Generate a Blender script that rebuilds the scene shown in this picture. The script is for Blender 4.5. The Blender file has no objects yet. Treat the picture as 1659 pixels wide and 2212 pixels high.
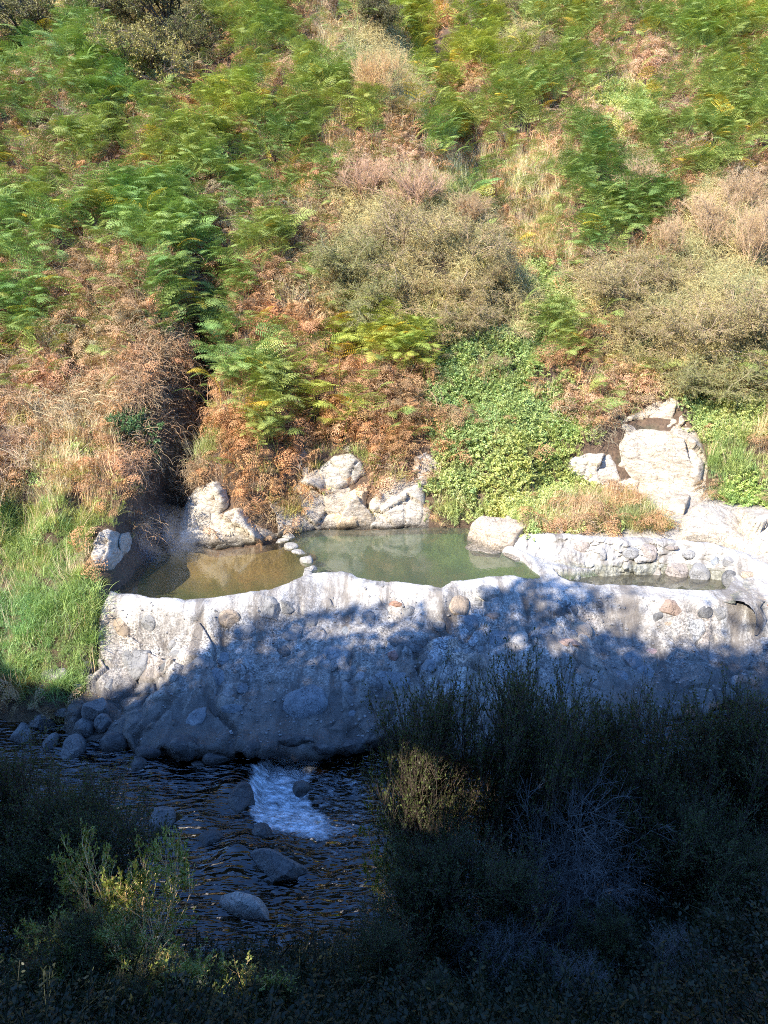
import bpy, math, random
import numpy as np
from mathutils import Vector, Matrix, Euler
from mathutils.geometry import delaunay_2d_cdt

# ------------------------------------------------------------------ camera
sc = bpy.context.scene
R = math.radians
PITCH = R(20.0)
CAM = np.array([0.0, 0.0, 6.2])
FPX = 1664.0                       # focal length in units of a 1659 x 2212 frame
cam_d = bpy.data.cameras.new("camera")
cam = bpy.data.objects.new("camera", cam_d)
sc.collection.objects.link(cam)
cam.location = CAM
cam.rotation_euler = (R(90) - PITCH, 0, 0)
cam_d.sensor_fit = 'VERTICAL'
cam_d.sensor_height = 34.6
cam_d.lens = 34.6 * FPX / 2212.0
cam_d.clip_end = 500
cam_d.clip_start = 0.05
sc.camera = cam

# ------------------------------------------------------------------ light
SUN_EL, SUN_AZ = R(40), R(224)     # azimuth clockwise from +Y: behind the camera, to the left
SUN = np.array([math.sin(SUN_AZ) * math.cos(SUN_EL), math.cos(SUN_AZ) * math.cos(SUN_EL), math.sin(SUN_EL)])
w = bpy.data.worlds.new("World"); sc.world = w; w.use_nodes = True
nt = w.node_tree; nt.nodes.clear()
sky = nt.nodes.new('ShaderNodeTexSky'); sky.sky_type = 'NISHITA'; sky.sun_disc = False
sky.ozone_density = 4.0; sky.dust_density = 0.3; sky.sun_elevation = SUN_EL; sky.sun_rotation = SUN_AZ
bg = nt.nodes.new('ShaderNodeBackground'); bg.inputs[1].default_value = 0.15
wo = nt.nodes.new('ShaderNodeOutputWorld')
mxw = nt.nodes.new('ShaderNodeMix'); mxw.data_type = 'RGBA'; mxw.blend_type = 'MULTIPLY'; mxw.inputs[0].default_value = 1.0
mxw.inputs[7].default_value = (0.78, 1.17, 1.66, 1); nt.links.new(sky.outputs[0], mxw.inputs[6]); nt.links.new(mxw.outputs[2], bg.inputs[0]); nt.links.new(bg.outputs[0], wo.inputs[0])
ld = bpy.data.lights.new("sun", 'SUN'); ld.energy = 5.0; ld.angle = R(0.45); ld.color = (1.0, 0.93, 0.82)
sun = bpy.data.objects.new("sun", ld); sc.collection.objects.link(sun)
sun.rotation_euler = Vector(SUN).to_track_quat('Z', 'Y').to_euler()
sc.view_settings.view_transform = 'Standard'; sc.view_settings.look = 'None'
sc.view_settings.gamma = 1; sc.view_settings.exposure = 1.5
sc.cycles.max_bounces = 7; sc.cycles.diffuse_bounces = 3; sc.cycles.glossy_bounces = 3
sc.cycles.transparent_max_bounces = 12; sc.cycles.transmission_bounces = 3
sc.cycles.use_adaptive_sampling = True
sc.cycles.use_denoising = False
sc.cycles.filter_width = 1.05

rng = np.random.default_rng(7)
random.seed(7)

# ------------------------------------------------------------------ maths
def smooth(a, b, x):
    t = np.clip((x - a) / (b - a), 0, 1)
    return t * t * (3 - 2 * t)

def _h(i, j, k, s):
    n = (i * 374761393 + j * 668265263 + k * 2147483647 + s * 1274126177) & 0xffffffff
    n = ((n ^ (n >> 13)) * 1274126177) & 0xffffffff
    n = (n ^ (n >> 16)) & 0xffff
    return n / 65535.0

def vnoise(p, s=0):
    """value noise in -1..1 ; p (...,3)"""
    f = np.floor(p); t = p - f; t = t * t * (3 - 2 * t)
    i = f.astype(np.int64); out = 0
    for a in (0, 1):
        for b in (0, 1):
            for c in (0, 1):
                wgt = (t[..., 0] if a else 1 - t[..., 0]) * (t[..., 1] if b else 1 - t[..., 1]) * (t[..., 2] if c else 1 - t[..., 2])
                out = out + wgt * _h(i[..., 0] + a, i[..., 1] + b, i[..., 2] + c, s)
    return out * 2 - 1

def fbm(p, octv=4, s=0):
    o = 0; a = 1.0; n = 0
    for k in range(octv):
        o = o + a * vnoise(p * (2.03 ** k) + 17.3 * k, s + k); n += a; a *= 0.5
    return o / n

def n2(x, y, sc_, octv=3, s=0):
    x, y = np.broadcast_arrays(np.asarray(x, float), np.asarray(y, float))
    return fbm(np.stack([x * sc_, y * sc_, np.zeros_like(x) + 0.37], -1), octv, s)

CP, SP = math.cos(PITCH), math.sin(PITCH)
def ray(u, v):
    a = (np.asarray(u, float) - 829.5) / FPX; b = (1106.0 - np.asarray(v, float)) / FPX
    a, b = np.broadcast_arrays(a, b)
    return np.stack([a, CP + b * SP, -SP + b * CP], -1)
def px(u, v, z):
    """the point at height z that the pixel (u, v) of the photograph shows"""
    d = ray(u, v); t = (z - CAM[2]) / d[..., 2]
    return CAM + d * t[..., None]
def proj(p):
    q = p - CAM
    dep = q[..., 1] * CP - q[..., 2] * SP
    up = q[..., 1] * SP + q[..., 2] * CP
    dep_s = np.where(dep > 0.05, dep, 0.05)
    return 829.5 + FPX * q[..., 0] / dep_s, 1106 - FPX * up / dep_s, dep

def sdist(P, poly):
    """signed distance, positive inside a polygon"""
    P = np.asarray(P, float); poly = np.asarray(poly, float)
    A = poly; B = np.roll(poly, -1, 0)
    best = np.full(P.shape[:-1], 1e9); ins = np.zeros(P.shape[:-1], bool)
    for a, b in zip(A, B):
        ab = b - a; ap = P - a
        t = np.clip((ap @ ab) / (ab @ ab + 1e-12), 0, 1)
        d = np.linalg.norm(ap - t[..., None] * ab, axis=-1)
        best = np.minimum(best, d)
        c = ((a[1] > P[..., 1]) != (b[1] > P[..., 1]))
        xx = a[0] + (P[..., 1] - a[1]) * (b[0] - a[0]) / ((b[1] - a[1]) if abs(b[1] - a[1]) > 1e-9 else 1e-9)
        ins ^= c & (P[..., 0] < xx)
    return np.where(ins, best, -best)

def resample(pts, n):
    pts = np.asarray(pts, float)
    seg = np.r_[0, np.cumsum(np.linalg.norm(np.diff(pts, axis=0), axis=1))]
    t = np.linspace(0, seg[-1], n)
    return np.stack([np.interp(t, seg, pts[:, k]) for k in range(pts.shape[1])], -1)

# ------------------------------------------------------------------ mesh helpers
def mesh_np(name, V, F, mat, smooth_=True, col=None):
    """F: one (n,k) array or a list of them"""
    if not isinstance(F, (list, tuple)): F = [F]
    F = [np.asarray(f, np.int32) for f in F if len(f)]
    me = bpy.data.meshes.new(name)
    V = np.asarray(V, np.float32)
    me.vertices.add(len(V)); me.vertices.foreach_set('co', V.ravel())
    loops = np.concatenate([f.ravel() for f in F])
    tot = np.concatenate([np.full(len(f), f.shape[1], np.int32) for f in F])
    st = np.r_[0, np.cumsum(tot)[:-1]].astype(np.int32)
    me.loops.add(len(loops)); me.loops.foreach_set('vertex_index', loops)
    me.polygons.add(len(tot)); me.polygons.foreach_set('loop_start', st); me.polygons.foreach_set('loop_total', tot)
    me.update(calc_edges=True)
    if smooth_: me.polygons.foreach_set('use_smooth', np.ones(len(tot), bool))
    if col is not None:
        at = me.attributes.new('tint', 'FLOAT_COLOR', 'POINT')
        at.data.foreach_set('color', np.asarray(col, np.float32).ravel())
    me.materials.append(mat)
    return me

def link(o, parent=None):
    sc.collection.objects.link(o)
    if parent is not None: o.parent = parent
    return o
def obj(name, me, parent=None, loc=None):
    o = bpy.data.objects.new(name, me)
    if loc is not None: o.location = loc
    return link(o, parent)
def tag(o, label=None, cat=None, group=None, kind=None):
    if label: o['label'] = label
    if cat: o['category'] = cat
    if group: o['group'] = group
    if kind: o['kind'] = kind
    return o
def empty(name, loc, rz=0, s=1.0):
    o = bpy.data.objects.new(name, None); link(o); o.location = loc; o.rotation_euler = (0, 0, rz); o.scale = (s, s, s)
    o.empty_display_size = 0.2
    return o

def grid_faces(nr, nc):
    i = np.arange(nr - 1)[:, None] * nc + np.arange(nc - 1)[None]
    i = i.ravel()
    return np.stack([i, i + 1, i + nc + 1, i + nc], -1)

def norm(v): return v / (np.linalg.norm(v, axis=-1, keepdims=True) + 1e-9)

def tubes(P, Rr, sides=3):
    """P (N,K,3) polylines, Rr (N,K) radii"""
    N, K, _ = P.shape
    T = np.gradient(P, axis=1); T = norm(T)
    ref = np.where(np.abs(T[:, :1, 2:3]) > 0.8, np.array([1., 0, 0]), np.array([0, 0, 1.]))
    A = norm(np.cross(T, np.broadcast_to(ref, T.shape))); B = np.cross(T, A)
    ang = np.arange(sides) * 2 * np.pi / sides
    V = P[:, :, None] + Rr[:, :, None, None] * (np.cos(ang)[:, None] * A[:, :, None] + np.sin(ang)[:, None] * B[:, :, None])
    base = (np.arange(N) * K * sides)[:, None, None]
    k = (np.arange(K - 1) * sides)[None, :, None]; s = np.arange(sides)[None, None]
    a = base + k + s; b = base + k + (s + 1) % sides
    F = np.stack([a, b, b + sides, a + sides], -1).reshape(-1, 4)
    return V.reshape(-1, 3), F

def blades(Bp, D, L, W, nrm=None, seed=0):
    """diamond leaves"""
    r = np.random.default_rng(seed)
    if nrm is None: nrm = norm(r.normal(size=D.shape) + np.array([0, 0, 1.0]))
    S = norm(np.cross(D, nrm)); N2 = np.cross(S, D)
    L = np.broadcast_to(L, (len(D),))[:, None]; W = np.broadcast_to(W, (len(D),))[:, None]
    V = np.stack([Bp, Bp + .45 * L * D + W * S, Bp + L * D - .12 * L * N2, Bp + .45 * L * D - W * S], 1)
    F = np.arange(len(D) * 4).reshape(-1, 4)
    return V.reshape(-1, 3), F

def merge(parts):
    V = []; F = []; o = 0
    for v, f in parts:
        V.append(v); F.append(f + o); o += len(v)
    return np.concatenate(V), np.concatenate(F)

# ------------------------------------------------------------------ materials
def schlick(N, nrm_, f0):
    g = N.n('ShaderNodeNewGeometry'); d = N.n('ShaderNodeVectorMath', operation='DOT_PRODUCT'); N.l(nrm_, d.inputs[0]); N.l(g.outputs['Incoming'], d.inputs[1])
    c = N.math('SUBTRACT', 1.0, N.math('MINIMUM', N.math('ABSOLUTE', d.outputs['Value']), 1.0))
    return N.math('ADD', N.math('MULTIPLY', N.math('POWER', c, 5.0), 1 - f0), f0)
class NT:
    def __init__(s, name):
        s.m = bpy.data.materials.new(name); s.m.use_nodes = True
        s.t = s.m.node_tree; s.t.nodes.clear()
        s.out = s.t.nodes.new('ShaderNodeOutputMaterial')
    def n(s, typ, **kw):
        nd = s.t.nodes.new(typ)
        for k, v in kw.items():
            if k.startswith('i_'): nd.inputs[k[2:]].default_value = v
            elif k.startswith('n_'): nd.inputs[int(k[2:])].default_value = v
            else: setattr(nd, k, v)
        return nd
    def l(s, a, b): s.t.links.new(a, b)
    def noise(s, vec, scale, detail=4, rough=0.6):
        nd = s.n('ShaderNodeTexNoise', i_Scale=scale, i_Detail=detail, i_Roughness=rough); s.l(vec, nd.inputs['Vector']); return nd.outputs['Fac']
    def ramp(s, fac, stops, interp='LINEAR'):
        r = s.n('ShaderNodeValToRGB'); r.color_ramp.interpolation = interp
        e = r.color_ramp.elements
        while len(e) > 1: e.remove(e[-1])
        for i, (p, c) in enumerate(stops):
            el = e[0] if i == 0 else e.new(p)
            el.position = p
            if not isinstance(c, (tuple, list)): c = (c, c, c)
            el.color = (*c[:3], 1)
        s.l(fac, r.inputs[0]); return r.outputs[0]
    def mix(s, fac, a, b, mode='MIX'):
        m = s.n('ShaderNodeMix', data_type='RGBA', blend_type=mode)
        for sock, val in ((m.inputs[0], fac), (m.inputs[6], a), (m.inputs[7], b)):
            if isinstance(val, (int, float)): sock.default_value = val
            elif isinstance(val, (tuple, list)): sock.default_value = (*val[:3], 1)
            else: s.l(val, sock)
        return m.outputs[2]
    def math(s, op, a, b=0.0):
        m = s.n('ShaderNodeMath', operation=op)
        for sock, val in ((m.inputs[0], a), (m.inputs[1], b)):
            if isinstance(val, (int, float)): sock.default_value = val
            else: s.l(val, sock)
        return m.outputs[0]
    def bump(s, h, strength=0.5, dist=0.02, prev=None):
        b = s.n('ShaderNodeBump', i_Strength=strength, i_Distance=dist); s.l(h, b.inputs['Height'])
        if prev is not None: s.l(prev, b.inputs['Normal'])
        return b.outputs[0]
    def coord(s): return s.n('ShaderNodeNewGeometry').outputs['Position']
    def ocoord(s): return s.n('ShaderNodeTexCoord').outputs['Object']

def leaf_mat(name, rgb, src='attr', trans=0.35, rough=0.5, var=0.35):
    """leaf colour = base * per-plant tint; src: attr (scatter), obj (object colour), none"""
    N = NT(name)
    c = N.n('ShaderNodeRGB'); c.outputs[0].default_value = (*rgb, 1); c = c.outputs[0]
    if src == 'attr':
        a = N.n('ShaderNodeAttribute', attribute_type='INSTANCER', attribute_name='tint'); c = N.mix(1.0, c, a.outputs['Color'], 'MULTIPLY')
    elif src == 'obj':
        a = N.n('ShaderNodeObjectInfo'); c = N.mix(1.0, c, a.outputs['Color'], 'MULTIPLY')
    g = N.n('ShaderNodeNewGeometry')
    v = N.ramp(g.outputs['Random Per Island'], [(0, 1 - var), (1, 1 + var)])
    c = N.mix(1.0, c, v, 'MULTIPLY')
    d = N.n('ShaderNodeBsdfPrincipled'); d.inputs['Roughness'].default_value = rough; d.inputs['Specular IOR Level'].default_value = 0.3
    N.l(c, d.inputs['Base Color'])
    t = N.n('ShaderNodeBsdfTranslucent'); tc = N.mix(1.0, c, (1.1, 1.15, 0.6), 'MULTIPLY'); N.l(tc, t.inputs['Color'])
    m = N.n('ShaderNodeMixShader'); m.inputs[0].default_value = trans
    N.l(d.outputs[0], m.inputs[1]); N.l(t.outputs[0], m.inputs[2]); N.l(m.outputs[0], N.out.inputs[0])
    return N.m

def bark_mat(name, rgb, src='none', rough=0.85):
    N = NT(name)
    n = N.noise(N.ocoord(), 30)
    c = N.ramp(n, [(0.3, tuple(x * .6 for x in rgb)), (0.7, tuple(min(1, x * 1.35) for x in rgb))])
    if src == 'attr':
        a = N.n('ShaderNodeAttribute', attribute_type='INSTANCER', attribute_name='tint'); c = N.mix(1.0, c, a.outputs['Color'], 'MULTIPLY')
    elif src == 'obj':
        a = N.n('ShaderNodeObjectInfo'); c = N.mix(1.0, c, a.outputs['Color'], 'MULTIPLY')
    d = N.n('ShaderNodeBsdfPrincipled'); d.inputs['Roughness'].default_value = rough; N.l(c, d.inputs['Base Color'])
    N.l(d.outputs[0], N.out.inputs[0]); return N.m

def soil_mat():
    N = NT('hillside_soil'); P = N.coord()
    a = N.noise(P, 1.3, 6); b = N.noise(P, 14, 5, 0.7)
    c = N.ramp(a, [(0.35, (0.06, 0.038, 0.022)), (0.55, (0.10, 0.062, 0.036)), (0.7, (0.06, 0.055, 0.03))])
    c = N.mix(1.0, c, N.ramp(b, [(0.3, 0.45), (0.7, 1.5)]), 'MULTIPLY')
    # bare wet stones and silt below the banks
    z = N.n('ShaderNodeSeparateXYZ'); N.l(P, z.inputs[0])
    wet = N.ramp(z.outputs[2], [(0.0, 0), (1.0, 1)])
    zz = N.math('MULTIPLY_ADD', z.outputs[2], 1.0); 
    mr = N.n('ShaderNodeMapRange'); mr.inputs[1].default_value = -1.5; mr.inputs[2].default_value = -1.1; N.l(z.outputs[2], mr.inputs[0])
    bed = N.ramp(N.noise(P, 4, 5), [(0.35, (0.05, 0.038, 0.022)), (0.6, (0.15, 0.10, 0.05)), (0.75, (0.22, 0.19, 0.14))])
    c = N.mix(mr.outputs[0], bed, c)
    bx = N.n('ShaderNodeMapRange'); bx.inputs[1].default_value = 2.3; bx.inputs[2].default_value = 2.7; N.l(z.outputs[0], bx.inputs[0])
    bz = N.n('ShaderNodeMapRange'); bz.inputs[1].default_value = .85; bz.inputs[2].default_value = .6; N.l(N.math('ADD', z.outputs[2], N.math('MULTIPLY', a, .3)), bz.inputs[0])
    bzz = N.n('ShaderNodeMapRange'); bzz.inputs[1].default_value = 0.0; bzz.inputs[2].default_value = .1; N.l(z.outputs[2], bzz.inputs[0])
    c = N.mix(N.math('MULTIPLY', N.math('MULTIPLY', bx.outputs[0], bz.outputs[0]), bzz.outputs[0]), c, N.ramp(b, [(.3, (.20, .165, .12)), (.6, (.38, .34, .28))]))
    d = N.n('ShaderNodeBsdfPrincipled'); d.inputs['Roughness'].default_value = 0.9
    N.l(c, d.inputs['Base Color']); N.l(N.bump(b, 0.8, 0.05), d.inputs['Normal']); N.l(d.outputs[0], N.out.inputs[0]); return N.m

def terrace_mat():
    N = NT('sinter_and_mortar'); P = N.coord()
    big = N.noise(P, 0.9, 5, 0.6); mid = N.noise(P, 5, 6, 0.65); fine = N.noise(P, 27, 5, 0.8); vf = N.noise(P, 120, 2, 0.6)
    c = N.ramp(mid, [(0.3, (0.15, 0.132, 0.11)), (0.48, (0.28, 0.255, 0.222)), (0.62, (0.40, 0.38, 0.34))])
    ce = N.n('ShaderNodeAttribute', attribute_name='cell'); se = N.n('ShaderNodeAttribute', attribute_name='set')
    cc = N.ramp(ce.outputs['Fac'], [(0.42, (.42, .37, .30)), (.52, (.24, .245, .24)), (.62, (.50, .44, .36)), (.72, (.30, .30, .29)), (.82, (.38, .31, .24)), (.92, (.33, .34, .34))], 'CONSTANT')
    c = N.mix(N.math('MULTIPLY', se.outputs['Fac'], N.ramp(mid, [(.4, 1.0), (.65, .45)])), c, cc)
    # gritty speckle : pale crust over dark grit
    sp = N.ramp(fine, [(0.42, 0.22), (0.49, 0.8), (0.55, 1.55)])
    c = N.mix(N.ramp(big, [(0.35, 0.35), (0.62, 0.95)]), c, N.mix(1.0, c, sp, 'MULTIPLY'))
    grit = N.ramp(vf, [(0.33, 0.55), (0.5, 1.0), (0.7, 1.15)])
    c = N.mix(0.8, c, N.mix(1.0, c, grit, 'MULTIPLY'))
    # stains : brown and grey bands running down the slope
    st = N.n('ShaderNodeMapping'); st.inputs['Scale'].default_value = (2.6, 0.5, 0.5); N.l(P, st.inputs['Vector'])
    stn = N.noise(st.outputs[0], 1.0, 5, 0.7)
    c = N.mix(N.ramp(stn, [(0.47, 0), (0.60, 0.9)]), c, (0.13, 0.11, 0.09))
    v = N.n('ShaderNodeTexVoronoi', feature='DISTANCE_TO_EDGE', i_Scale=1.9)
    wv = N.n('ShaderNodeVectorMath', operation='ADD'); N.l(P, wv.inputs[0])
    ns = N.n('ShaderNodeTexNoise', i_Scale=2.5, i_Detail=4.0); N.l(P, ns.inputs['Vector']); N.l(ns.outputs['Color'], wv.inputs[1])
    N.l(wv.outputs[0], v.inputs['Vector'])
    crack = N.ramp(v.outputs['Distance'], [(0.0, 0.35), (0.03, 1.0)])
    c = N.mix(N.ramp(big, [(0.45, 0.0), (0.55, 0.8)]), c, N.mix(1.0, c, crack, 'MULTIPLY'))
    z = N.n('ShaderNodeSeparateXYZ'); N.l(P, z.inputs[0])
    # white mineral crust on the rim
    zr = N.math('ADD', z.outputs[2], N.math('MULTIPLY', N.math('SUBTRACT', mid, 0.5), 0.5))
    rim = N.n('ShaderNodeMapRange'); rim.inputs[1].default_value = -0.32; rim.inputs[2].default_value = 0.1; N.l(zr, rim.inputs[0])
    c = N.mix(N.math('MULTIPLY', rim.outputs[0], N.ramp(stn, [(.38, .6), (.6, .1)])), c, (0.60, 0.57, 0.51))
    ri = N.n('ShaderNodeAttribute', attribute_name='rill'); c = N.mix(N.math('MULTIPLY', ri.outputs['Fac'], .85), c, (0.07, 0.055, 0.042))
    # wet dark foot by the stream
    zw = N.math('ADD', z.outputs[2], N.math('MULTIPLY', N.math('SUBTRACT', stn, 0.5), 2.2))
    wet = N.n('ShaderNodeMapRange'); wet.inputs[1].default_value = -0.70; wet.inputs[2].default_value = -1.12; N.l(zw, wet.inputs[0])
    c = N.mix(N.math('MULTIPLY', wet.outputs[0], 0.93), c, (0.055, 0.045, 0.035))
    # algae on the drowned floor of the pools
    fl = N.n('ShaderNodeMapRange'); fl.inputs[1].default_value = 0.01; fl.inputs[2].default_value = -0.05; N.l(z.outputs[2], fl.inputs[0])
    yy = N.n('ShaderNodeMapRange'); yy.inputs[1].default_value = 12.75; yy.inputs[2].default_value = 12.9; N.l(z.outputs[1], yy.inputs[0])
    xx = N.n('ShaderNodeMapRange'); xx.inputs[1].default_value = -2.2; xx.inputs[2].default_value = -1.6; N.l(z.outputs[0], xx.inputs[0])
    al = N.ramp(N.math('ADD', N.math('MULTIPLY', z.outputs[1], 0.28), N.math('MULTIPLY', N.math('SUBTRACT', mid, 0.5), 0.25)),
                [(0.0, (0.08, 0.09, 0.035)), (1.0, (0.08, 0.09, 0.035))])
    ya = N.n('ShaderNodeMapRange'); ya.inputs[1].default_value = 13.5; ya.inputs[2].default_value = 14.5
    N.l(N.math('ADD', z.outputs[1], N.math('MULTIPLY', N.math('SUBTRACT', mid, 0.5), 1.2)), ya.inputs[0])
    al = N.mix(ya.outputs[0], (0.065, 0.08, 0.02), (0.16, 0.11, 0.035))
    al = N.mix(xx.outputs[0], al, (0.10, 0.125, 0.06))
    al = N.mix(1.0, al, N.ramp(fine, [(0.35, 0.5), (0.65, 1.35)]), 'MULTIPLY')
    inpool = N.n('ShaderNodeAttribute', attribute_name='pool')
    c = N.mix(N.math('MULTIPLY', fl.outputs[0], inpool.outputs['Fac']), c, al)
    d = N.n('ShaderNodeBsdfPrincipled'); N.l(c, d.inputs['Base Color'])
    rg = N.math('SUBTRACT', 0.9, N.math('MULTIPLY', wet.outputs[0], 0.5)); N.l(rg, d.inputs['Roughness'])
    b1 = N.bump(mid, 0.8, 0.06); b2 = N.bump(fine, 0.8, 0.022, b1); b3 = N.bump(vf, 0.5, 0.008, b2)
    N.l(b3, d.inputs['Normal']); N.l(d.outputs[0], N.out.inputs[0]); return N.m

def rock_mat(name, stops, streak=True, crust=0.5, src=None, wetz=None):
    N = NT(name); P = N.coord()
    mp = N.n('ShaderNodeMapping'); mp.inputs['Rotation'].default_value = (0.5, 0.4, 0.3); mp.inputs['Scale'].default_value = (1, 1, 3.2 if streak else 1); N.l(P, mp.inputs['Vector'])
    a = N.noise(mp.outputs[0], 3.2, 7, 0.68); b = N.noise(P, 28, 5, 0.7); g = N.noise(P, 90, 3, 0.6)
    c = N.ramp(a, stops)
    if src == 'obj':
        o = N.n('ShaderNodeObjectInfo'); c = N.mix(1.0, c, o.outputs['Color'], 'MULTIPLY')
    c = N.mix(1.0, c, N.ramp(b, [(0.3, 0.72), (0.5, 1.0), (0.7, 1.2)]), 'MULTIPLY')
    c = N.mix(1.0, c, N.ramp(g, [(0.3, 0.8), (0.7, 1.15)]), 'MULTIPLY')
    cr = N.noise(P, 7, 6, 0.7)
    c = N.mix(N.math('MULTIPLY', N.ramp(cr, [(0.52, 0), (0.62, 1)]), crust), c, (0.50, 0.475, 0.425))
    v = N.n('ShaderNodeTexVoronoi', feature='DISTANCE_TO_EDGE', i_Scale=3.3)
    wv = N.n('ShaderNodeVectorMath', operation='ADD'); N.l(mp.outputs[0], wv.inputs[0])
    ns = N.n('ShaderNodeTexNoise', i_Scale=3.0, i_Detail=5.0); N.l(P, ns.inputs['Vector']); N.l(ns.outputs['Color'], wv.inputs[1]); N.l(wv.outputs[0], v.inputs['Vector'])
    crack = N.ramp(v.outputs['Distance'], [(0.0, 0.0), (0.025, 1.0)])
    c = N.mix(0.55, c, N.mix(1.0, c, crack, 'MULTIPLY'))
    rough = 0.85
    d = N.n('ShaderNodeBsdfPrincipled'); d.inputs['Roughness'].default_value = rough
    if wetz is not None:
        z = N.n('ShaderNodeSeparateXYZ'); N.l(P, z.inputs[0]); mr = N.n('ShaderNodeMapRange'); mr.inputs[1].default_value = wetz + .25; mr.inputs[2].default_value = wetz
        N.l(N.math('ADD', z.outputs[2], N.math('MULTIPLY', N.math('SUBTRACT', b, .5), .4)), mr.inputs[0])
        c = N.mix(N.math('MULTIPLY', mr.outputs[0], 0.85), c, (0.03, 0.027, 0.022))
        N.l(N.math('SUBTRACT', 0.85, N.math('MULTIPLY', mr.outputs[0], 0.6)), d.inputs['Roughness'])
    N.l(c, d.inputs['Base Color'])
    b1 = N.bump(a, 0.6, 0.08); b2 = N.bump(b, 0.6, 0.02, b1); b3 = N.bump(crack, 0.6, 0.02, b2)
    N.l(b3, d.inputs['Normal']); N.l(d.outputs[0], N.out.inputs[0]); return N.m

def water_mat(name, tint, milk, milk_amt, rough=0.02, waves=((9, .3, .012),), stretch=(1, 1, 1), f0=.17):
    N = NT(name); P = N.coord()
    mp = N.n('ShaderNodeMapping'); mp.inputs['Scale'].default_value = stretch; N.l(P, mp.inputs['Vector'])
    prev = None
    for s_, st, di in waves:
        prev = N.bump(N.noise(mp.outputs[0], s_, 3, 0.55), st, di, prev)
    tr = N.n('ShaderNodeBsdfTransparent'); tr.inputs[0].default_value = (*tint, 1)
    df = N.n('ShaderNodeBsdfDiffuse'); df.inputs[0].default_value = (*milk, 1)
    m1 = N.n('ShaderNodeMixShader'); m1.inputs[0].default_value = milk_amt; N.l(tr.outputs[0], m1.inputs[1]); N.l(df.outputs[0], m1.inputs[2])
    gl = N.n('ShaderNodeBsdfGlossy'); gl.inputs['Roughness'].default_value = rough; N.l(prev, gl.inputs['Normal'])
    fr = schlick(N, prev, f0)
    m2 = N.n('ShaderNodeMixShader'); N.l(fr, m2.inputs[0]); N.l(m1.outputs[0], m2.inputs[1]); N.l(gl.outputs[0], m2.inputs[2])
    N.l(m2.outputs[0], N.out.inputs[0]); return N.m

# ------------------------------------------------------------------ outlines (pixel of the photograph + height -> place)
POOL_PX = [(232, 1262), (262, 1240), (300, 1208), (330, 1186), (400, 1178), (440, 1184), (470, 1192), (560, 1182), (600, 1174), (625, 1158), (660, 1149), (720, 1146), (800, 1148),
           (880, 1143), (950, 1141), (1010, 1143), (1015, 1168), (1050, 1180), (1090, 1196), (1130, 1212), (1158, 1236), (1166, 1250), (1140, 1254), (1100, 1250), (1060, 1253), (1010, 1258),
           (975, 1264), (955, 1277), (925, 1272), (890, 1271), (850, 1264), (815, 1262), (780, 1256), (745, 1243), (700, 1243), (665, 1248), (640, 1260),
           (600, 1275), (560, 1285), (480, 1296), (400, 1302), (340, 1298), (300, 1290), (255, 1291), (222, 1278)]
RPOOL_PX = [(1195, 1250), (1240, 1250), (1300, 1240), (1400, 1232), (1500, 1240), (1560, 1250), (1580, 1272), (1560, 1286), (1500, 1288), (1450, 1287), (1400, 1279), (1350, 1277), (1280, 1276), (1230, 1272), (1208, 1264)]
POOL = px(*np.array(POOL_PX).T, 0.0)[:, :2]
RPOOL = px(*np.array(RPOOL_PX).T, -0.22)[:, :2]
rim_px = [(60, 1292, .08), (200, 1292, .08), (300, 1293, .08), (400, 1304, .08), (480, 1298, .08), (560, 1287, .08), (640, 1263, .08), (700, 1246, .08), (745, 1246, .08), (780, 1259, .08), (860, 1268, .08), (955, 1280, .08),
          (1000, 1262, .08), (1060, 1256, .08), (1130, 1256, .06), (1190, 1268, .0), (1300, 1280, -.08), (1450, 1291, -.08), (1560, 1293, -.08), (1659, 1290, -.02), (1900, 1290, 0), (2300, 1290, 0)]
RIM = np.array([[*px(u, v, z)[:2], z] for u, v, z in rim_px]); RIM = RIM[np.argsort(RIM[:, 0])]
bot_px = [(60, 1560), (200, 1585), (300, 1618), (380, 1612), (450, 1606), (540, 1592), (620, 1592), (700, 1590), (830, 1602), (1000, 1600), (1200, 1590), (1300, 1582), (1450, 1562), (1560, 1530), (1659, 1505), (1900, 1470), (2300, 1440)]
BOT = np.array([px(u, v, -1.2)[:2] for u, v in bot_px]); BOT = BOT[np.argsort(BOT[:, 0])]
shore_px = [(-500, 1330), (100, 1290), (215, 1250), (260, 1225), (330, 1178), (400, 1170), (470, 1176), (560, 1172), (620, 1155), (700, 1142), (800, 1142), (950, 1137), (1020, 1135), (1100, 1140)]
SH = np.array([px(u, v, 0.0)[:2] for u, v in shore_px]); SH = np.r_[SH, [[3.2, 16.2], [3.8, 16.8], [6, 17.0], [7.5, 16.4], [40, 14.0]]]; SH = SH[np.argsort(SH[:, 0])]
def yrim(x): return np.interp(x, RIM[:, 0], RIM[:, 1])
def zrim(x): return np.interp(x, RIM[:, 0], RIM[:, 2])
def ybot(x): return np.interp(x, BOT[:, 0], BOT[:, 1]) + .8 * n2(x, 0 * x, 0.7, 3, 77)
def yshore(x): return np.interp(x, SH[:, 0], SH[:, 1])

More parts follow.
